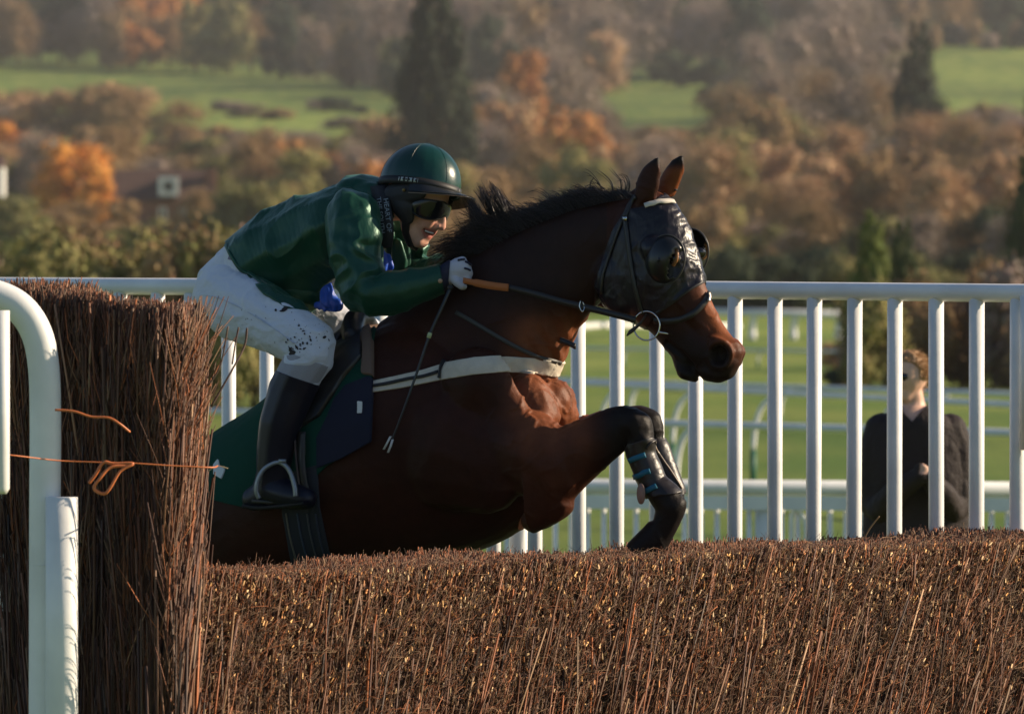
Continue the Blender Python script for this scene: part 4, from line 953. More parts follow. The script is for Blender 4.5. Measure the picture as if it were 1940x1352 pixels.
# saddle cloth, weight pad, saddle
M_RUG = mat('green_saddle_cloth', (.006, .055, .035), .85, .15, bump=[(9, .006, (1, 1, 1)), (200, .0006, (1, 1, 1))])
rug = empty('saddle_cloth', tuple(hp(500, 820, -.28)), 'dark green saddle cloth under the saddle with a white patch', 'cloth')
rug_poly = [(372, 700), (560, 560), (700, 575), (716, 600), (708, 650), (706, 715), (700, 780), (690, 842), (620, 882), (596, 905), (560, 962), (470, 962), (400, 946), (376, 925)]
f = poly_sd(npx, rug_poly)
rg = shell('cloth', HV, HT, HN, f, .010, M_RUG, rug, lambda P: .005*fnoise(P, 7, (1, 1, .5)))
def patch(name, poly, off, m, parent, nsub=14, bvh=None):
    """small flat piece draped on the near surface inside a picture polygon"""
    poly = np.array(poly, float); lo, hi = poly.min(0), poly.max(0); xs_ = np.linspace(lo[0]-1, hi[0]+1, nsub); ys_ = np.linspace(lo[1]-1, hi[1]+1, nsub)
    G = np.array([(a, b) for b in ys_ for a in xs_]); T = []
    for j in range(nsub-1):
        for i in range(nsub-1):
            a = j*nsub+i; T += [[a, a+nsub, a+1], [a+1, a+nsub, a+nsub+1]]
    P = []; Nn = []
    for g in G:
        r = drape(bvh or BV, g[0], g[1], 0)
        if r is None: r = (hp(g[0], g[1], -.28), -LT)
        P.append(r[0]); Nn.append(r[1])
    P, Nn = np.array(P), np.array(Nn)
    return shell(name, P, np.array(T), Nn, poly_sd(G, poly), off, m, parent)
M_PATCH = mat('white_patch', (.7, .7, .66), .6)
patch('white_patch', [(409, 884), (419, 872), (421, 884), (432, 890), (424, 909), (410, 901)], .016, M_PATCH, rug)
M_NAVY = mat('navy_pad', (.008, .011, .030), .85, bump=[(120, .0008, (1, 1, 1))])
f = np.where(hl < 0, 1, -99)+poly_sd(npx, [(606, 832), (640, 760), (660, 735), (700, 718), (708, 720), (703, 836), (650, 866), (606, 884)])
pad = shell('weight_pad', HV, HT, HN, f, .021, M_NAVY, rug, lambda P: .003*fnoise(P, 14))
patch('tag', [(683, 763), (691, 763), (690, 785), (682, 785)], .026, M_PATCH, rug)
M_SADDLE = mat('black_saddle_leather', (.012, .011, .012), .38, .5); M_SUEDE = mat('tan_saddle_panel', (.16, .10, .07), .8)
saddle = empty('saddle', tuple(hp(640, 660, -.1)), 'small black racing saddle with tan front edge under the jockey knee', 'saddle')
f = poly_sd(npx, [(520, 640), (640, 590), (690, 590), (694, 625), (690, 680), (655, 720), (610, 790), (570, 815), (552, 780), (560, 720)])
shell('flap', HV, HT, HN, f, .030, M_SADDLE, saddle, lambda P: .002*fnoise(P, 14))
f = poly_sd(npx, [(692, 592), (704, 610), (709, 650), (709, 714), (691, 712), (694, 660), (688, 620)]); shell('front_panel', HV, HT, HN, f, .026, M_SUEDE, saddle)
SS = Solid(); SS.chain([(668, 622, -.06, 24, .8), (672, 606, -.03, 22, 1), (690, 603, .03, 20, 1), (700, 625, .08, 22, .8)]); SS.chain([(668, 640, -.12, 22, .6), (668, 622, -.06, 24, .8)])
SS.chain([(560, 700, -.08, 24, 1), (560, 690, .08, 24, 1)]); SS.loft([(665, 612, 668, 668, .10), (620, 650, 625, 700, .13), (570, 690, 575, 730, .14), (540, 700, 545, 745, .10)])
v, t = SS.mesh(.006, 6); mk('seat', v, t, M_SADDLE, saddle)
V, F = ICO; mk('pommel_highlight', hp(681, 598, -.035)+V*.009, F, mat('lit_spot', (.6, .45, .25), .4), saddle)  # lit spot on the pommel, added as a small pale ball
M_GIRTH = mat('navy_girth_web', (.030, .034, .040), .8, bump=[(60, .004, (1, .2, .05))])
girth = empty('girth', tuple(hp(590, 1000, -.28)), 'dark striped girth round the belly behind the jockey boot', 'strap')
f = poly_sd(npx, [(538, 900), (602, 880), (606, 960), (628, 1062), (660, 1180), (590, 1200), (552, 1062), (536, 965)])
shell('web', HV, HT, HN, f, .011, M_GIRTH, girth)
for k, (x0, c_) in enumerate(((545, (.16, .14, .10)), (566, (.05, .07, .10)), (584, (.08, .08, .08)), (600, (.04, .05, .07)))):
    strap('stripe', [(x0, 970), (x0+6, 1010), (x0+18, 1058)], .005, .014, mat('girth_stripe', c_, .8), girth)
strap('girth_leather', [(580, 820), (578, 860), (580, 900), (590, 950)], .03, .028, M_LEATH, girth)
strap('girth_edge', [(569, 830), (571, 880), (577, 930)], .005, .032, mat('edge_brown', (.09, .06, .05), .6), girth)
# tendon boots on the fore legs
M_BOOT = mat('black_tendon_boot', (.016, .012, .012), .42, .45, bump=[(30, .003, (1, 1, 1))])
f = poly_sd(topx(HV), [(1182, 862), (1192, 842), (1232, 828), (1244, 838), (1296, 920), (1292, 934), (1216, 944), (1214, 930)]); f = np.where(hl < .0, f, -9)
tb = shell('tendon_boot', HV, HT, HN, f, .008, M_BOOT, horse, lambda P: .0015*fnoise(P, 40))
f = poly_sd(topx(HV), [(1235, 838), (1262, 828), (1276, 850), (1302, 925), (1290, 940), (1250, 940), (1240, 880)]); f = np.where(hl > .05, f, -9)
shell('tendon_boot', HV, HT, HN, f, .008, M_BOOT, horse)
M_BLUE = mat('blue_tab', (.01, .12, .19), .6)
for (a, b) in (((1194, 872), (1222, 862)), ((1206, 902), (1232, 892)), ((1219, 932), (1245, 922))):
    strap('fastening_tab', [a, ((a[0]+b[0])/2, (a[1]+b[1])/2), b], .017, .011, M_BLUE, tb)
strap('edge_binding', [(1236, 838), (1256, 872), (1276, 905), (1288, 926)], .006, .012, mat('binding_grey', (.22, .17, .13), .4), tb)
strap('top_binding', [(1222, 848), (1228, 838), (1236, 834)], .008, .012, M_BOOT, tb)
V, F = tube([hp(1213, 935, -.215), hp(1216, 935, -.20)], [.022, .022], 20); V = (V-V.mean(0))*np.array([.6, 1, 1.5])+V.mean(0); mk('elbow_stud', V, F, mat('pinkish_chestnut', (.30, .17, .13), .6), horse)
# shoe
V, F = tube(smooth_path([hp(1206, 1040, -.19), hp(1216, 1026, -.19), hp(1222, 1010, -.18), hp(1232, 1004, -.16), hp(1238, 1010, -.12)]), .006, 8); mk('horseshoe', V, F, mat('worn_steel', (.12, .11, .10), .35, metal=.8), horse)
# mane, forelock tail
M_HAIR = mat('black_hair', rough=.38, spec=.4, attr=True)
def crest(n): 
    t = rng.uniform(0, 1, n); X = np.interp(t, [0, .3, .6, .85, 1], [905, 985, 1080, 1150, 1205]); Y = np.interp(X, [880, 905, 960, 1000, 1080, 1145, 1205], [488, 474, 443, 424, 392, 376, 366]); return t, X, Y
n = 7000; t, X, Y = crest(n)
P = np.array([hp(a, b+8, l) for a, b, l in zip(X, Y, rng.normal(-.01, .022, n))])
cl = np.array([mnoise.noise((a*.055, 0, 4.2)) for a in X]); cl2 = np.array([mnoise.noise((a*.16, 2, 1.2)) for a in X])
Lp = np.interp(X, [900, 960, 1050, 1130, 1205], [78, 72, 46, 44, 24])*(1+.6*cl+.5*cl2)*rng.uniform(.25, 1.12, n)
ang = np.radians(np.interp(X, [900, 960, 1050, 1130, 1205], [172, 160, 152, 140, 150])+cl*28+cl2*22+rng.normal(0, 9, n))
ang = ang-.25*cl2
D = (HD*np.cos(ang)[:, None]+np.array([0, 0, 1])*np.sin(ang)[:, None]+LT*rng.normal(-.05, .14, n)[:, None])*(Lp/PXM)[:, None]
bend = np.array([0, 0, 1.])*(Lp/PXM*rng.normal(.12, .07, n))[:, None]
mb_ = [strands(P, D, .0016, .0006, np.tile([.016, .011, .009], (n, 1))*rng.uniform(.5, 2.2, (n, 1)), bend, 3)]
# tufts at the wither end and flying curls
n = 1500; fr = rng.integers(0, 5, n); bx = np.array([952, 945, 930, 965, 985])[fr]; by = np.array([452, 460, 470, 440, 428])[fr]; ex = np.array([890, 886, 892, 908, 930])[fr]; ey = np.array([398, 376, 420, 355, 350])[fr]
jx, jy = rng.normal(0, 6, n), rng.normal(0, 5, n)
P = np.array([hp(a, b, l) for a, b, l in zip(bx+rng.normal(0, 10, n), by+rng.normal(0, 8, n), rng.normal(-.01, .02, n))])
E = np.array([hp(a, b, l) for a, b, l in zip(ex+jx, ey+jy, rng.normal(-.03, .03, n))]); k = rng.uniform(.5, 1.05, n)[:, None]
mb_.append(strands(P, (E-P)*k, .0015, .0005, np.tile([.018, .012, .010], (n, 1))*rng.uniform(.5, 2.4, (n, 1)), np.array([0, 0, -1.])*rng.uniform(.0, .02, n)[:, None], 3))
V, F, C = merge(mb_); mane = mk('mane', V, F, M_HAIR, horse, True, C)
mbx = MB()
for pts in ([(948, 460), (915, 425), (885, 408), (868, 400)], [(940, 470), (905, 462), (880, 440), (860, 412)], [(955, 452), (920, 455), (893, 442), (875, 428)], [(1150, 380), (1135, 350), (1118, 332), (1106, 328)],
            [(1162, 375), (1160, 350), (1150, 335), (1135, 322)], [(1175, 372), (1178, 345), (1168, 330), (1160, 318)], [(1140, 385), (1128, 372), (1120, 352), (1128, 338)], [(1190, 368), (1192, 350), (1186, 335), (1175, 330)],
            [(1130, 388), (1112, 360), (1098, 352), (1088, 356)], [(1050, 400), (1040, 375), (1022, 362), (1008, 364)], [(1182, 370), (1186, 352), (1180, 340), (1170, 342)], [(1120, 390), (1108, 375), (1112, 355), (1124, 348)]):
    for j in range(3):
        o_ = rng.normal(0, 2.5, 2); V, F = tube(smooth_path([hp(a+o_[0]*i*.6, b+o_[1]*i*.6, -.02) for i, (a, b) in enumerate(pts)], 8), np.linspace(.0016, .0006, 25), 5); mbx.add(V, F)
mbx.build('flying_lock', mat('dark_brown_hair', (.035, .022, .015), .4), mane)
n = 4000; P = np.array([hp(222, 945, l) for l in rng.normal(0, .03, n)])+rng.normal(0, .012, (n, 3))
E = np.array([hp(a, b, l) for a, b, l in zip(rng.normal(40, 28, n), rng.uniform(790, 1000, n), rng.normal(0, .06, n))])
V, Q, C, c_ = strands(P, (E-P)*rng.uniform(.6, 1.05, (n, 1)), .0022, .0009, np.tile([.014, .011, .010], (n, 1)), np.array([0, 0, 1.])*rng.uniform(.02, .10, n)[:, None], 4)
mk('tail', V, [Q, C], M_HAIR, horse, True, c_)

# ------------------------------------------------------------------ jockey
RS = Solid()
# torso
RS.chain([(445, 545, -.02, 68, 1.25), (470, 525, 0, 72, 1.2), (520, 492, 0, 84, 1.1), (575, 468, 0, 92, 1.0), (625, 445, 0, 84, 1.15), (668, 420, 0, 68, 1.5), (700, 395, .02, 40, 1.2)])
RS.chain([(700, 395, .02, 38, 1.1), (740, 385, .03, 34), (765, 385, .03, 34)])                                     # neck
RS.chain([(560, 545, 0, 34, 1.6), (590, 555, .0, 26, 1.5)])
# near arm
RS.chain([(668, 412, -.17, 47, .9), (672, 450, -.20, 45, .9), (676, 500, -.22, 43, .9), (686, 548, -.235, 38, .9), (712, 560, -.235, 34), (755, 552, -.21, 31), (800, 540, -.18, 26), (836, 528, -.16, 19), (850, 520, -.155, 17)])
# far arm
RS.chain([(745, 415, .17, 44, .9), (762, 455, .20, 41, .9), (772, 500, .21, 34, .9), (800, 525, .19, 30), (850, 512, .12, 22), (884, 498, .06, 17)])
# pelvis, near and far thigh, lower leg, foot
RS.chain([(430, 560, -.10, 62, 1), (452, 580, -.13, 66, 1), (500, 600, -.22, 60, 1), (545, 626, -.27, 52, 1), (586, 652, -.29, 47, 1), (588, 672, -.30, 42, 1), (572, 700, -.31, 38), (552, 742, -.31, 40, .95), (532, 800, -.32, 35), (522, 850, -.32, 31), (518, 885, -.32, 28)])
RS.chain([(460, 560, .10, 62, 1), (540, 590, .2, 56, 1), (640, 622, .26, 44, 1), (690, 640, .28, 40), (680, 720, .30, 36), (650, 800, .30, 28), (640, 880, .30, 24)])
RS.chain([(518, 890, -.32, 27), (512, 918, -.32, 27, .9), (500, 936, -.32, 22, .9), (480, 944, -.32, 17, .9)])
RS.chain([(512, 925, -.32, 27, .9), (550, 938, -.33, 20, 1.2), (580, 944, -.34, 14, 1.3)])
RS.chain([(645, 885, .3, 22), (690, 900, .3, 14)])
# head: cranium, jaw, features
RS.chain([(795, 345, .0, 62, .95), (800, 372, .0, 53, .95), (799, 398, 0, 47, .92), (797, 425, .0, 35, 1.0)])
RS.chain([(778, 400, -.045, 26, .6), (776, 432, -.05, 18, .6), (788, 452, -.025, 17, .8), (798, 456, .0, 15, 1.1)])
RS.chain([(800, 420, -.035, 22, .7), (810, 410, -.04, 18, .7)])                                                    # cheekbone
RS.chain([(798, 452, .0, 15, 1.1), (801, 461, .0, 9, 1.0)])                                                         # chin
RS.chain([(815, 415, 0, 24, 1.0), (816, 432, -.005, 13, 1.4)])                                                      # upper lip mass
HSOL = RS
RS.chain([(834, 396, .0, 9, .9), (838, 410, .0, 7.5, .9), (839, 422, .0, 7, 1.0), (837, 430, .0, 8, 1.1)])          # nose bridge, tip
RS.chain([(828, 428, -.016, 7, .8), (829, 428, .016, 7, .8)])
RS.chain([(801, 431, -.034, 3.2), (808, 436, -.026, 3.8), (817, 438, -.012, 4.5), (823, 438, .0, 5), (823, 439, .014, 4.5)])                   # lips
RS.chain([(800, 437, -.033, 3.2), (805, 445, -.020, 4.3), (809, 450, -.008, 5), (813, 451, .004, 5)])
for sg in (-1, 1): RS.chain([(770+16*sg, 392, .075*sg, 12, .4), (768+16*sg, 404, .078*sg, 9, .4)])
# hands: palm, four bent fingers, thumb
def hand(c, lat, sg=1):
    cx, cy = c
    RS.chain([(cx-20, cy+6, lat-.01*sg, 17, .8), (cx-8, cy, lat-.005*sg, 18, .8), (cx+4, cy-2, lat, 17, .7)])
    for i, (dx, dy, L) in enumerate(((8, -18, 14), (15, -9, 16), (18, 2, 15), (15, 13, 12))):
        RS.chain([(cx-4, cy+dy*.7, lat, 8.5, .8), (cx+dx, cy+dy, lat+.004, 7.2, .9), (cx+dx+3, cy+dy+5, lat+.018, 6.2), (cx+dx-6, cy+dy+9, lat+.034, 5.6), (cx+dx-L, cy+dy+8, lat+.036, 5.2)])
    RS.chain([(cx-12, cy+10, lat-.012, 8.5), (cx-2, cy+22, lat-.018, 7.5), (cx+7, cy+29, lat-.016, 6.2), (cx+11, cy+31, lat-.008, 5)])
hand((868, 512), -.15)
hand((898, 488), .03)
RV, RT_ = RS.mesh(voxel=.0042, smooth=5)
RNn = normals(RV, RT_); rp = topx(RV); rl = lat_of(RV); rq = nearpx(RV)
dsp = np.zeros(len(RV))
# mouth opening and eye hollow
dsp -= .006*np.clip(poly_sd(rp, [(799, 432), (808, 438), (822, 443), (819, 447), (808, 445), (799, 436)])+2, 0, 3)/3*(np.abs(rl) < .05)
dsp -= .004*np.exp(-((rp[:, 0]-804)**2+(rp[:, 1]-434)**2)/30)*(rl < 0)
RV = RV+RNn*dsp[:, None]; RNn = normals(RV, RT_)
M_SKIN = mat('skin', rough=.5, spec=.4, attr=True, noise=(90, .07)); M_SKIN.node_tree.nodes['Principled BSDF'].inputs['Subsurface Weight'].default_value = .08
M_SKIN.node_tree.nodes['Principled BSDF'].inputs['Subsurface Radius'].default_value = (.012, .004, .002)
sk = np.tile([.66, .37, .27], (len(RV), 1))
def blend(w, c):
    global sk
    sk = sk*(1-w[:, None])+np.array(c)*w[:, None]
blend(.55*np.exp(-((rp[:, 0]-810)**2+(rp[:, 1]-418)**2)/260), (.60, .22, .16))
blend(.35*np.exp(-((rp[:, 0]-838)**2+(rp[:, 1]-430)**2)/60), (.60, .22, .16))
blend(.8*np.clip(poly_sd(rp, [(798, 430), (812, 433), (828, 436), (827, 443), (814, 455), (803, 448), (798, 437)])+1, 0, 2)/2*(np.abs(rl) < .05), (.50, .13, .11))
blend(.95*np.clip(poly_sd(rp, [(800, 433), (810, 440), (821, 443), (818, 446), (808, 444), (800, 436)])+1, 0, 2)/2*(np.abs(rl) < .05), (.05, .012, .012))
jk = mk('person', RV, RT_, M_SKIN, None, True, sk)
tag(jk, 'smiling jockey crouching over the horse neck in green satin jacket and white breeches', 'person')
RB = BVHTree.FromPolygons([Vector(v) for v in RV], [tuple(t) for t in RT_.tolist()])
# teeth
V, F = ribbon(smooth_path([hp(805, 437, -.040), hp(813, 440, -.030), hp(821, 442, -.014)]), np.array([0, 0, 1.]), .005, .003); mk('teeth', V, F, mat('teeth', (.7, .66, .58), .3), jk)
# breeches
M_BREECH = mat('white_breeches', (.62, .63, .68), .7, .3, sheen=.2, bump=[(10, .012, (1, 1, 1)), (36, .004, (1, 1, 1.6))])
legx = rl < .04
br_poly = [(340, 440), (436, 462), (470, 520), (520, 552), (575, 580), (600, 560), (760, 560), (760, 720), (640, 730), (604, 734), (540, 700), (500, 690), (380, 660), (340, 560)]
f = poly_sd(rp, br_poly)
f = np.minimum(f, 1e3)
arm_mask = (rl < -.13) & (rp[:, 1] < 600) & (rp[:, 0] > 610)
far_arm = (rp[:, 0] > 735)
f = np.where(arm_mask | far_arm, -3, f)
mud = []
bs = shell('breeches', RV, RT_, RNn, f, .004, M_BREECH, jk, lambda P: .0035*fnoise(P, 13, (1, 1, 1.5))+.003+.003*np.maximum(1-np.abs(fnoise(P, 12, (1, 1, 1.4), 6.))*4, -.2), None)
# mud splashes on the breeches
M_MUD = mat('mud', (.030, .022, .022), .8)
mb = MB(); spots = [(540, 588, 6), (534, 592, 3), (524, 590, 2.5)]+[(random.gauss(580, 24), random.gauss(645, 19), random.choice((.7, .9, 1.1, 1.6, 2.0))) for _ in range(60)]+[(random.uniform(460, 600), random.uniform(565, 665), .8) for _ in range(24)]
spots += [(557, 668, 5), (553, 662, 4), (585, 672, 4), (612, 640, 3)]
for (a, b, r) in spots:
    d = drape(RB, a, b, .0085)
    if d is None: continue
    th = random.uniform(0, 6.28); n_ = d[1]; t_ = np.cross(n_, [0, 0, 1.]); t_ /= np.linalg.norm(t_); u_ = np.cross(n_, t_)
    k = 9; el = random.uniform(1, 2.2); V = [d[0]+n_*.0005]+[d[0]+(t_*math.cos(th)+u_*math.sin(th))*math.cos(q)*r/PXM*el*random.uniform(.7, 1.2)+(u_*math.cos(th)-t_*math.sin(th))*math.sin(q)*r/PXM*random.uniform(.7, 1.1) for q in np.linspace(0, 2*math.pi, k, endpoint=False)]
    mb.add(np.array(V), np.array([[0, 1+i, 1+(i+1) % k] for i in range(k)]))
mu = mb.build('mud_splashes', M_MUD, bs); mu['kind'] = 'stuff'
strapR = lambda *a, **k: strap(*a, bvh=RB, **k)
M_SEAM = mat('seam_grey', (.50, .52, .60), .8)
strapR('seam', [(385, 560), (420, 566), (470, 590), (520, 622), (560, 650)], .003, .0085, M_SEAM, bs)
strapR('waist_logo', [(437, 487), (452, 492), (466, 505), (478, 524)], .020, .0085, mat('lilac_print', (.22, .20, .30), .8), bs)
# grey cuff above the boot
f = poly_sd(rp, [(538, 676), (560, 672), (640, 700), (640, 740), (520, 740), (518, 702)]); f = np.where(rl < -.2, f, -3)
shell('breeches_cuff', RV, RT_, RNn, f, .0085, mat('grey_cuff', (.34, .33, .36), .8, bump=[(40, .002, (1, 1, 1))]), bs)
# boots
M_BOOTJ = mat('black_riding_boot', (.009, .009, .018), .40, .35, bump=[(12, .004, (1, 1, .5))])
f = poly_sd(rp, [(480, 690), (522, 702), (600, 728), (640, 745), (620, 990), (440, 990), (450, 880), (470, 760)]); f = np.where(rl < -.2, f, -3)
shell('boot', RV, RT_, RNn, f, .011, M_BOOTJ, jk, lambda P: .002*fnoise(P, 14))
f = -(rp[:, 1]*0)-3; f = poly_sd(rp, [(560, 690), (760, 690), (760, 960), (560, 960)]); f = np.where(rl > .2, f, -3)
shell('boot', RV, RT_, RNn, f, .008, M_BOOTJ, jk)
V, F = ribbon(smooth_path([hp(468, 958, -.32), hp(500, 961, -.32), hp(540, 958, -.33), (hp(585, 952, -.34))]), LT, .075, .012); mk('sole', V, F, mat('rubber_sole', (.01, .01, .01), .7), jk)
# blue silks visible under the open jacket
M_SILK = mat('blue_silk', (.012, .07, .42), .45, .4, bump=[(30, .006, (1, 1, 1))])
f = poly_sd(rp, [(610, 520), (705, 470), (760, 440), (760, 520), (700, 560), (640, 590), (595, 590)]); f = np.where((rl > -.14) & (rl < .12) & (rp[:, 0] < 745), f, -3)
shell('silk_shirt', RV, RT_, RNn, f, .004, M_SILK, jk, lambda P: .004*fnoise(P, 20)+.002)
# jacket
M_JACK = mat('green_satin', (.005, .054, .031), .40, .45, metal=.3, sheen=.1, bump=[(34, .004, (1, 1, .5))])
M_JACK.node_tree.nodes['Principled BSDF'].inputs['Sheen Tint'].default_value = (.4, 1, .7, 1)
torso = poly_sd(rp, [(425, 452), (520, 370), (650, 320), (735, 325), (738, 400), (706, 470), (665, 520), (640, 530), (622, 552), (605, 580), (588, 594), (545, 588), (500, 560), (470, 528), (436, 470)])
arm = np.where((rl < -.125), poly_sd(rp, [(600, 330), (740, 330), (740, 480), (740, 500), (836, 500), (838, 560), (800, 600), (640, 620), (600, 560)]), -3)
farm = np.where(rl > .07, poly_sd(rp, [(690, 340), (810, 400), (812, 480), (880, 480), (868, 560), (700, 560)]), -3)
hd_ = (rp[:, 1] < 470) & (rp[:, 0] > 722) & (np.abs(rl-.0) < .13) & ~((rp[:, 1] > 405) & (rl > .10))
f = np.maximum.reduce([torso, arm, farm]); f = np.where(hd_ & (farm < 0) & (arm < 0), -3, f)
f = np.where((rp[:, 0] > 735) & (rp[:, 1] < 440) & (rl < .1), -3, f)
def folds(P):
    q = topx(P); l = lat_of(P)
    near = np.exp(-((q[:, 0]-676)/48)**2-((q[:, 1]-480)/110)**2)*(l < -.1)
    farf = (q[:, 0] > 735)*(l > .08)
    W = P+.03*fnoise(P, 5, off=2.)[:, None]
    a = fnoise(P, 8, (1, 1, 1)); b = fnoise(P, 15, (1, 1, .55), 3.3); c = fnoise(P, 30, (1, 1, .5), 7.7)
    ridg = 1-np.abs(fnoise(W, 10, (1.0, 1.0, 1.5), 1.7))*3; ridg = np.maximum(ridg, -.5); rb = 1-np.abs(fnoise(W, 6.5, (1.3, 1.3, .8), 4.7))*3.5; rb = np.maximum(rb, -.3)
    elbow = np.exp(-((q[:, 0]-700)/50)**2-((q[:, 1]-545)/45)**2)
    return .005+.004*a+.003*b+.0015*c+.0075*rb+(near*.011+farf*.008+elbow*.005)*ridg
jacket = shell('jacket', RV, RT_, RNn, f, .006, M_JACK, jk, folds)
jacket['label'] = 'green satin jacket with glossy folds'
# raised jacket hem and seams
strapR('hem', [(434, 468), (452, 500), (478, 530), (520, 560), (560, 580), (588, 588)], .012, .016, M_JACK, jacket)
# collar
CS = Solid(); CS.chain([(660, 362, -.06, 26, 1.0), (668, 352, .0, 22, 1.6), (690, 345, .0, 16, 3.0), (722, 352, .0, 14, 3)]); CS.chain([(655, 366, -.04, 26, 1.1), (700, 372, -.06, 30, .8), (728, 400, -.06, 24, .7)])
v, t = CS.mesh(.005, 6); nn_ = normals(v, t); v = v+nn_*(.003*fnoise(v, 26))[:, None]; mk('collar', v, t, M_JACK, jacket)
# loose front flap of the jacket under the belly and far lapel
FS = Solid()
FS.chain([(752, 462, .10, 12, .5), (756, 490, .11, 17, .5), (752, 520, .12, 20, .5)]); FS.chain([(768, 462, .13, 8, .6), (768, 490, .14, 13, .6), (764, 520, .14, 16, .6)])
FS.chain([(783, 464, .15, 8, .7), (778, 492, .17, 12, .7), (774, 520, .17, 14, .7)]); FS.chain([(798, 474, .16, 7, .7), (786, 497, .18, 10, .7), (778, 515, .18, 12, .7)]); FS.chain([(801, 492, .17, 6, .7), (790, 506, .18, 8, .7), (782, 520, .18, 9, .7)])
v, t = FS.mesh(.004, 4); mk('ruffled_lapel', v, t, M_JACK, jacket)
FS = Solid(); FS.chain([(712, 440, -.11, 7, .6), (718, 470, -.10, 11, .6), (712, 500, -.11, 16, .6)]); v, t = FS.mesh(.004, 4); mk('lapel', v, t, M_JACK, jacket)
FS = Solid(); FS.chain([(722, 478, -.05, 9, .6), (722, 500, -.06, 13, .6), (720, 520, -.06, 14, .6)]); FS.chain([(735, 486, -.04, 7, .6), (738, 505, -.04, 10, .6)])
v, t = FS.mesh(.004, 4); mk('silk_front', v, t, M_SILK, jk); FS = Solid()
FS.chain([(622, 545, -.09, 10, .5), (620, 564, -.10, 17, .5), (638, 578, -.09, 14, .5)]); FS.chain([(602, 578, -.09, 8, .5), (618, 580, -.09, 12, .5)])
v, t = FS.mesh(.004, 4); v = v+normals(v, t)*(.009*fnoise(v, 46, (1.6, 1.6, .5)))[:, None]; sp = mk('silk_folds', v, t, M_SILK, jk)
# black neck strap with its words
M_STRAPB = mat('black_webbing', (.010, .011, .016), .6)
spath = smooth_path([hp(716, 352, -.085), hp(724, 385, -.108), hp(729, 415, -.118), (hp(731, 445, -.112)), hp(728, 470, -.10)], 6)
V, F = ribbon(spath, HD*.97+np.array([0, 0, .12]), .056, .006); ns = mk('neck_band', V, F, M_STRAPB, jk)
M_TEXT = mat('grey_lettering', (.30, .36, .42), .6)
def text_on(s, p, xdir, ydir, size, parent, name='lettering'):
    cu = bpy.data.curves.new('t', 'FONT'); cu.body = s; cu.size = size; cu.extrude = .0004; cu.align_x = 'CENTER'; cu.align_y = 'CENTER'
    o = bpy.data.objects.new('t', cu); COL.objects.link(o)
    dg = bpy.context.evaluated_depsgraph_get(); me = bpy.data.meshes.new_from_object(o.evaluated_get(dg)); bpy.data.objects.remove(o)
    x = np.array(xdir, float); x /= np.linalg.norm(x); y = np.array(ydir, float); y -= x*(x@y); y /= np.linalg.norm(y); z = np.cross(x, y)
    V = np.zeros(len(me.vertices)*3); me.vertices.foreach_get('co', V); V = V.reshape(-1, 3); V = p+V[:, :1]*x+V[:, 1:2]*y+V[:, 2:3]*z
    me.vertices.foreach_set('co', V.ravel().astype(np.float32)); me.update(); me.materials.clear()
    return link(name, me, M_TEXT, parent)
dn = hp(731, 445, -.112)-hp(724, 385, -.108)
text_on('HEART OF', hp(734, 408, -.126), dn, HD, .024, ns); text_on('THE SOUTH', hp(721, 408, -.126), dn, HD, .022, ns)
# helmet
CAPC = hp(797, 350, 0)
def cap_local(th, ph, r=1.0):
    """th around (0 front), ph from rim 0 to crown 90"""
    return None
tiltf = R(5); fwd = HD*math.cos(tiltf)+np.array([0, 0, -1])*math.sin(tiltf); upv = np.array([0, 0, 1])*math.cos(tiltf)+HD*math.sin(tiltf); up2 = np.cross(LT, fwd); up2 = up2 if up2[2] > 0 else -up2
ROLL = R(13); LH = LT*math.cos(ROLL)-up2*math.sin(ROLL); up2 = up2*math.cos(ROLL)+LT*math.sin(ROLL)      # the head leans away from the camera
M_CAP = mat('dark_green_satin', (.002, .034, .026), .32, .45, bump=[(24, .0015, (1, 1, 1))])
M_CAPTRIM = mat('black_harness', (.010, .010, .011), .55)
c0 = hp(796, 350, 0); AF, AB, AU, AW = 80/PXM, 80/PXM, 79/PXM, .112
V = []; F = []; nu, nv = 72, 26
for j in range(nv+1):
    ph = R(-10)+(R(100))*j/nv
    for i in range(nu):
        th = 2*math.pi*i/nu; ct, st_ = math.cos(th), math.sin(th)
        groove = 1-.012*math.exp(-((((th/(2*math.pi)*6+.5) % 1)-.5)/.028)**2)
        V.append(c0+(fwd*ct*(AF if ct > 0 else AB)+LH*st_*AW)*math.cos(ph)*groove+up2*math.sin(ph)*AU)
for j in range(nv):
    for i in range(nu): k = (i+1) % nu; F.append([j*nu+i, j*nu+k, (j+1)*nu+k, (j+1)*nu+i])
helmet = mk('helmet', np.array(V), np.array(F), M_CAP, jk); helmet['label'] = 'dark green satin cap over a riding helmet'
md = helmet.modifiers.new('t', 'SOLIDIFY'); md.thickness = .006
for th in (R(0), R(60), R(120), R(180), R(240), R(300)):
    P = [c0+((fwd*math.cos(th+R(30))+0)*AF+LH*math.sin(th+R(30))*AW)*math.cos(ph)*1.002+up2*math.sin(ph)*AU*1.002 for ph in np.linspace(R(-8), R(89), 20)]
    V, F = tube(P, .0010, 5); mk('seam', V, F, M_CAP, helmet)
V, F = ICO; mk('button', c0+up2*AU+V*np.array([.009, .009, .004]), F, M_CAP, helmet)
rim = [c0+(fwd*math.cos(t)*AF+LH*math.sin(t)*AW)*.985*1.02+up2*math.sin(R(-5))*AU for t in np.linspace(0, 2*math.pi, 60)]
V, F = ribbon(rim, up2, .026, .006); mk('rim_band', V, F, M_CAPTRIM, helmet)
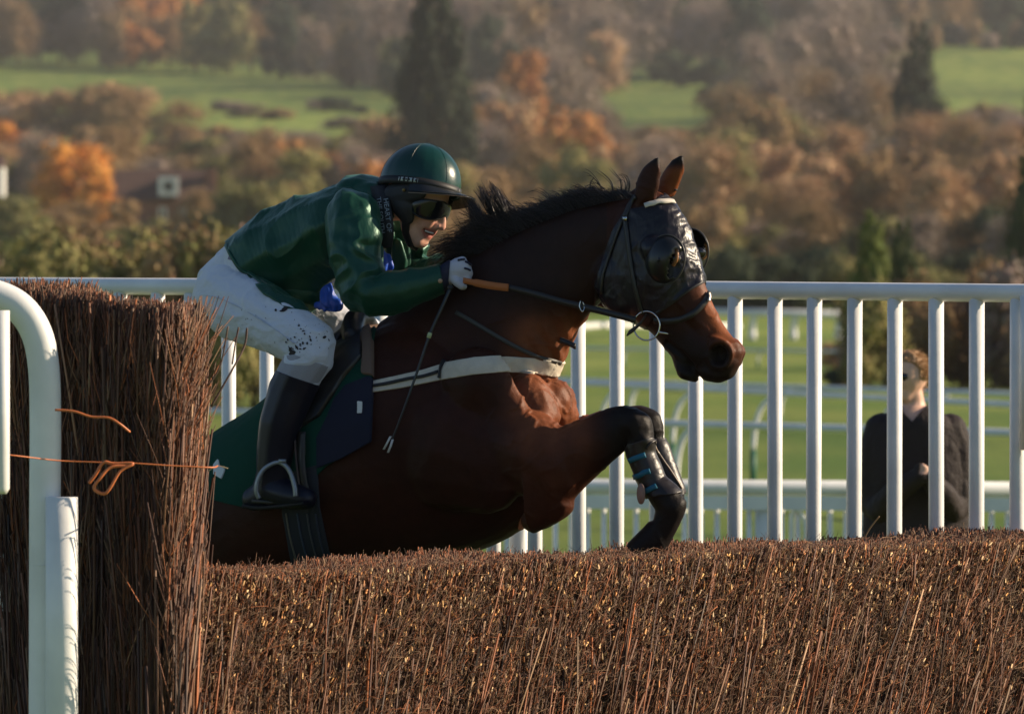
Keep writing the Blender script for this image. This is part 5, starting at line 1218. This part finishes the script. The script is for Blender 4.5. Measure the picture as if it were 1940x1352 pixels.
# peak
V = []; F = []; nu, nv = 28, 8
for layer in (0, 1):
    for j in range(nv+1):
        s = j/nv
        for i in range(nu+1):
            th = R(-82)+R(164)*i/nu; ct, st_ = math.cos(th), math.sin(th)
            ext = s*.060*max(ct, 0)**.7
            p = c0+(fwd*ct*(AF*1.0+ext)+LH*st_*(AW*1.02+ext*.35))+up2*(math.sin(R(-7))*AU-.010*s-.022*s*(abs(st_)**1.6)-.004*layer)
            V.append(p)
m_ = (nu+1)*(nv+1)
for l in (0, 1):
    for j in range(nv):
        for i in range(nu):
            a = l*m_+j*(nu+1)+i; q = [a, a+1, a+nu+2, a+nu+1]; F.append(q if l else q[::-1])
for i in range(nu): a = nv*(nu+1)+i; F.append([a, a+1, m_+a+1, m_+a])
mk('peak', np.array(V), np.array(F), mat('black_peak', (.012, .014, .016), .35, .5), helmet)
V = np.array(V).reshape(2, nv+1, nu+1, 3)[1]*1.0; V = V-up2*.002; F = [[j*(nu+1)+i, j*(nu+1)+i+1, (j+1)*(nu+1)+i+1, (j+1)*(nu+1)+i] for j in range(nv) for i in range(nu)]
mk('peak_lining', V.reshape(-1, 3), np.array(F), mat('dusty_tan_lining', (.24, .17, .12), .8, noise=(60, .25)), helmet)
bd = hp(797, 342, -.125)
rd = lambda th, ph, k=1.02: c0+(fwd*math.cos(th)*AF+LH*math.sin(th)*AW)*math.cos(ph)*k+up2*math.sin(ph)*AU
V, F = ribbon([rd(R(t), R(-4)) for t in np.linspace(-100, -72, 8)], up2, .013, .003); bg = mk('badge', V, F, mat('silver_badge', (.50, .55, .52), .35, metal=.3), helmet)
cS = 0
for t in np.linspace(-97, -75, 6):
    V, F = ribbon([rd(R(t+k), R(-4), 1.045) for k in (-.9, 0, .9)], up2, .006, .001); mk('badge_mark', V, F, M_CAPTRIM, bg)
# harness: padded ear piece and jaw straps
ES = Solid(); ES.chain([(748, 372, -.085, 22, .5), (765, 392, -.092, 24, .45), (772, 412, -.088, 15, .5)]); ES.chain([(748, 372, -.085, 26, .5), (770, 366, -.095, 24, .4), (795, 364, -.10, 16, .4)]); ES.chain([(745, 372, -.06, 24, .9), (735, 380, -.02, 22, 1.5)])
ES.chain([(770, 410, -.088, 11, .5), (768, 440, -.072, 8, .6), (776, 462, -.045, 7, .7), (788, 470, -.01, 6, 1)])
v, t = ES.mesh(.004, 4); mk('ear_harness', v, t, M_CAPTRIM, helmet)
V, F = ICO; mk('strap_stud', hp(765, 360, -.115)+V*.006, F, mat('brass_stud', (.25, .16, .05), .4, metal=.6), helmet)
# goggles
GC = hp(811, 388, -.008); M_LENS = mat('dark_lens', (.008, .009, .012), .09, .45)
V = []; F = []; nu, nv = 30, 12
gf = fwd*.93+np.array([0, 0, -1])*.25; gf /= np.linalg.norm(gf); gu = np.cross(LT, gf); gu = gu if gu[2] > 0 else -gu
for i in range(nu+1):
    a = R(-108)+R(216)*i/nu
    hgt = .027*(1-.35*math.exp(-(a/.22)**2))*math.sqrt(max(.02, 1-(abs(a)/R(112))**4))
    for j in range(nv+1):
        b = -1+2*j/nv; dr = math.sqrt(max(0, 1-.35*b*b))
        dip = -.012 if b < 0 else 0
        V.append(GC+(gf*math.cos(a)*.072+LT*math.sin(a)*.094)*(.80+.2*dr)+gu*(b*hgt+.006*math.cos(a)+ (dip*abs(math.sin(a*1.5))*abs(b))))
V = np.array(V); F = [[i*(nv+1)+j, (i+1)*(nv+1)+j, (i+1)*(nv+1)+j+1, i*(nv+1)+j+1] for i in range(nu) for j in range(nv)]
gog = mk('goggles', V, np.array(F), M_LENS, jk); md = gog.modifiers.new('t', 'SOLIDIFY'); md.thickness = .002
G = V.reshape(nu+1, nv+1, 3); edge = list(G[:, 0])+list(G[-1, 1:])+list(G[::-1, -1])[1:]+list(G[0, ::-1])[1:]
vv, ff = tube(np.array(edge)*1.0+0*GC, .0022, 6, caps=False); mk('frame', vv, ff, M_CAPTRIM, gog)
# gloves
M_GLOVE = mat('pale_glove', (.48, .47, .52), .7, bump=[(60, .002, (1, 1, 1))]); M_CUFF = mat('navy_cuff', (.012, .013, .035), .7)
f = poly_sd(rp, [(852, 484), (872, 482), (905, 500), (905, 560), (870, 556), (846, 534), (852, 510)]); f = np.where(rl < -.08, f, -3)
gl = shell('glove', RV, RT_, RNn, f, .0035, M_GLOVE, jk, lambda P: .001*fnoise(P, 60))
f = poly_sd(rp, [(826, 498), (854, 494), (852, 512), (848, 548), (824, 552)]); f = np.where(rl < -.08, f, -3); shell('cuff', RV, RT_, RNn, f, .0075, M_CUFF, gl)
f = poly_sd(rp, [(868, 460), (940, 460), (940, 530), (868, 530)]); f = np.where(rl > .0, f, -3); shell('glove', RV, RT_, RNn, f, .0035, mat('dark_glove', (.012, .012, .014), .5), jk)
for pts in ([(880, 497), (886, 500), (890, 503)], [(879, 508), (885, 510), (890, 513)], [(868, 495), (880, 492), (886, 494)]): strapR('knuckle_print', pts, .006, .006, M_CUFF, gl)
V, F = ICO; mk('button', hp(834, 532, -.20)+V*.008, F, mat('button_tan', (.45, .28, .17), .5), jacket)
# stirrup and leather
M_ALU = mat('aluminium_stirrup', (.30, .31, .32), .45, .5, metal=.6)
st = empty('stirrup', tuple(hp(524, 900, -.36)), 'silver stirrup iron round the jockey boot', 'stirrup')
P = smooth_path([hp(491, 944, -.385), hp(486, 930, -.39), hp(489, 908, -.39), hp(500, 889, -.385), hp(517, 878, -.38), hp(531, 876, -.378), hp(544, 885, -.378), (hp(553, 902, -.38)), hp(559, 924, -.385), hp(560, 940, -.385)], 6)
V, F = ribbon(P, HD*0+np.cross(np.gradient(P, axis=0), -LT), .013, .010); mk('arch', V, F, M_ALU, st)
V, F = ribbon([hp(486, 948, -.33), hp(524, 951, -.33), hp(562, 949, -.33)], LT, .07, .010); mk('tread', V, F, M_LEATH, st)
V, F = box(hp(535, 873, -.38), (.012, .004, .006), [HD, LT, [0, 0, 1]]); mk('eye', V, F, M_ALU, st)
# whip
whip = empty('whip', tuple(hp(845, 560, -.22)), 'black whip with pale flap held down beside the horse shoulder', 'whip')
V, F = tube(smooth_path([hp(852, 548, -.215), hp(838, 580, -.235), hp(815, 632, -.262), hp(790, 705, -.29), hp(765, 775, -.315), hp(741, 838, -.33)], 8), np.linspace(.0065, .0032, 41), 8); mk('shaft', V, F, mat('whip_black', (.010, .012, .013), .3, .6), whip)
V, F = tube([hp(815, 630, -.263), hp(812, 640, -.265)], .0072, 10); mk('band', V, F, mat('yellow_band', (.45, .50, .25), .5), whip)
M_FLAP = mat('pale_flap', (.62, .60, .56), .5)
for a in ([(740, 826), (734, 838), (727, 851)], [(744, 832), (740, 845), (735, 857)]):
    V, F = ribbon([hp(*p, -.335) for p in a], HD, .007, .003); mk('flap', V, F, M_FLAP, whip)
mk('grip_knob', hp(853, 545, -.213)+ICO[0]*.010, ICO[1], mat('whip_grip', (.012, .012, .012), .5), whip)

# ------------------------------------------------------------------ man behind the rail
MY = 27.6; mpm = FOC/MY
ML = np.array([0., 1., 0]); MH = np.array([1., 0, 0])
mpt = lambda px, py, dy=0.0: at(px, py, MY+dy)
PS = Solid(ppm=mpm, point=mpt, L=ML, H=MH)
PS.loft([(1632, 1130, 1838, 1130, .14), (1640, 1000, 1832, 1000, .13), (1640, 900, 1828, 900, .125), (1644, 830, 1822, 830, .12), (1662, 800, 1808, 800, .11), (1690, 782, 1780, 784, .09), (1708, 768, 1756, 770, .06)], n=40)
PS.chain([(1733, 790, 0, 26), (1730, 760, 0, 22), (1727, 745, -.01, 22)])
PS.chain([(1722, 700, 0, 36, 1.15), (1722, 715, -.01, 33, 1.15), (1718, 735, -.02, 24, 1.0), (1716, 750, -.035, 14, 1.2)])
PS.chain([(1699, 722, -.075, 4), (1697, 731, -.09, 4.5), (1701, 735, -.08, 5)])
PS.chain([(1702, 745, -.065, 7, 1), (1704, 752, -.06, 7, 1)])
PS.chain([(1750, 718, .0, 7, 1.5), (1749, 728, .0, 5, 1.5)])
for sg in (-1, 1):
    cx = 1736+sg*78
    PS.chain([(cx-sg*14, 815, 0, 30), (cx, 850, 0, 27), (cx+sg*3, 905, 0, 25), (cx, 955, -.02, 24), (cx-sg*12, 965, -.08, 22)])
PS.chain([(1802, 965, -.08, 22), (1785, 935, -.20, 18), (1760, 905, -.24, 13)]); PS.chain([(1670, 965, -.08, 22), (1700, 930, -.2, 18), (1745, 900, -.25, 13)])
for hx_, sg in ((1752, 1), (1744, -1)):
    PS.chain([(hx_+sg*4, 900, -.24, 9), (hx_, 894, -.25, 8)])
    for k in range(4): PS.chain([(hx_, 884+k*5, -.255, 4.2), (hx_-sg*8, 883+k*5, -.265, 3.8), (hx_-sg*14, 886+k*5, -.258, 3.4)])
    PS.chain([(hx_+sg*2, 888, -.26, 4.5), (hx_-sg*4, 880, -.265, 4)])
for sg in (-1, 1):
    PS.chain([(1736+sg*42, 1120, 0, 46), (1736+sg*44, 1280, 0, 34), (1736+sg*46, 1440, 0, 22), (1736+sg*46, 1500, 0, 20), (1730+sg*50, 1512, -.12, 16)])
PV, PT = PS.mesh(.007, 5); PN = normals(PV, PT); pp = topx(PV)
man = mk('person', PV, PT, mat('man_skin', (.66, .40, .29), .5, noise=(30, .08)), None)
tag(man, 'fair haired man in sunglasses and dark jacket standing behind the white wing', 'person')
f = poly_sd(pp, [(1600, 770), (1700, 770), (1728, 800), (1762, 764), (1870, 770), (1870, 1300), (1600, 1300)])
f = np.where((PV[:, 1] < MY-.19) & (pp[:, 1] < 900) & (pp[:, 0] > 1742) & (pp[:, 0] < 1762), -3, f)
f = np.where(pp[:, 1] < 766, -3, f)
shell('jacket', PV, PT, PN, f, .010, mat('dark_brown_jacket', (.022, .014, .013), .75, .3, bump=[(8, .03, (1, 1, .6)), (25, .008, (1, 1, 1))]), man, lambda P: .010*fnoise(P, 8, (1, 1, .6))+.004)
f = poly_sd(pp, [(1600, 1290), (1870, 1290), (1870, 1500), (1600, 1500)]); shell('trousers', PV, PT, PN, f, .012, mat('dark_trousers', (.02, .022, .03), .8), man)
f = poly_sd(pp, [(1600, 1490), (1870, 1490), (1870, 1550), (1600, 1550)]); shell('shoes', PV, PT, PN, f, .012, mat('black_shoe', (.012, .012, .012), .4), man)
hp_ = [(1670, 640), (1770, 640), (1766, 722), (1750, 718), (1742, 716), (1741, 698), (1730, 688), (1712, 684), (1700, 688), (1694, 696), (1680, 690)]
f = poly_sd(pp, hp_); back_ = (PV[:, 1] > MY+.02) & (pp[:, 1] < 745) & (pp[:, 1] > 640); f = np.where(back_, np.maximum(f, np.clip(745-pp[:, 1], -5, 10)), f)
shell('hair', PV, PT, PN, f, .008, mat('blond_hair', (.34, .19, .085), .55, bump=[(70, .02, (1, 1, .25))]), man, lambda P: .006*fnoise(P, 40, (1, 1, .3)))
sel = np.where(f > 2)[0]; n = 2600; k_ = rng.choice(sel, n); Dh = PN[k_]*.25+np.array([.45, -.15, -.35])+rng.normal(0, .15, (n, 3)); Dh /= np.linalg.norm(Dh, axis=1, keepdims=True)
V_, Q_, C_, c_ = strands(PV[k_]+PN[k_]*.004, Dh*rng.uniform(.012, .034, (n, 1)), .0014, .0006, np.tile([.36, .20, .085], (n, 1))*rng.uniform(.5, 1.4, (n, 1)), -PN[k_]*0+np.array([0, 0, -.004]), 2)
mk('hair_strands', V_, [Q_, C_], mat('blond_strands', rough=.5, attr=True), man, True, c_)
mbg = MB()
for (a, b) in (((1703, 713), (1722, 714)), ((1688, 713), (1699, 713))):
    c_ = (mpt(*a, -.085)+mpt(*b, -.085))/2; V, F = ICO; mbg.add(c_+V*np.array([.030, .014, .018])+np.array([-.004, 0, 0]), F)
V, F = tube([mpt(1690, 709, -.09), mpt(1720, 709, -.09), mpt(1736, 708, -.05), mpt(1750, 708, .01)], .004, 6); mbg.add(V, F)
mbg.build('sunglasses', mat('black_glasses', (.01, .01, .012), .15, .6), man)
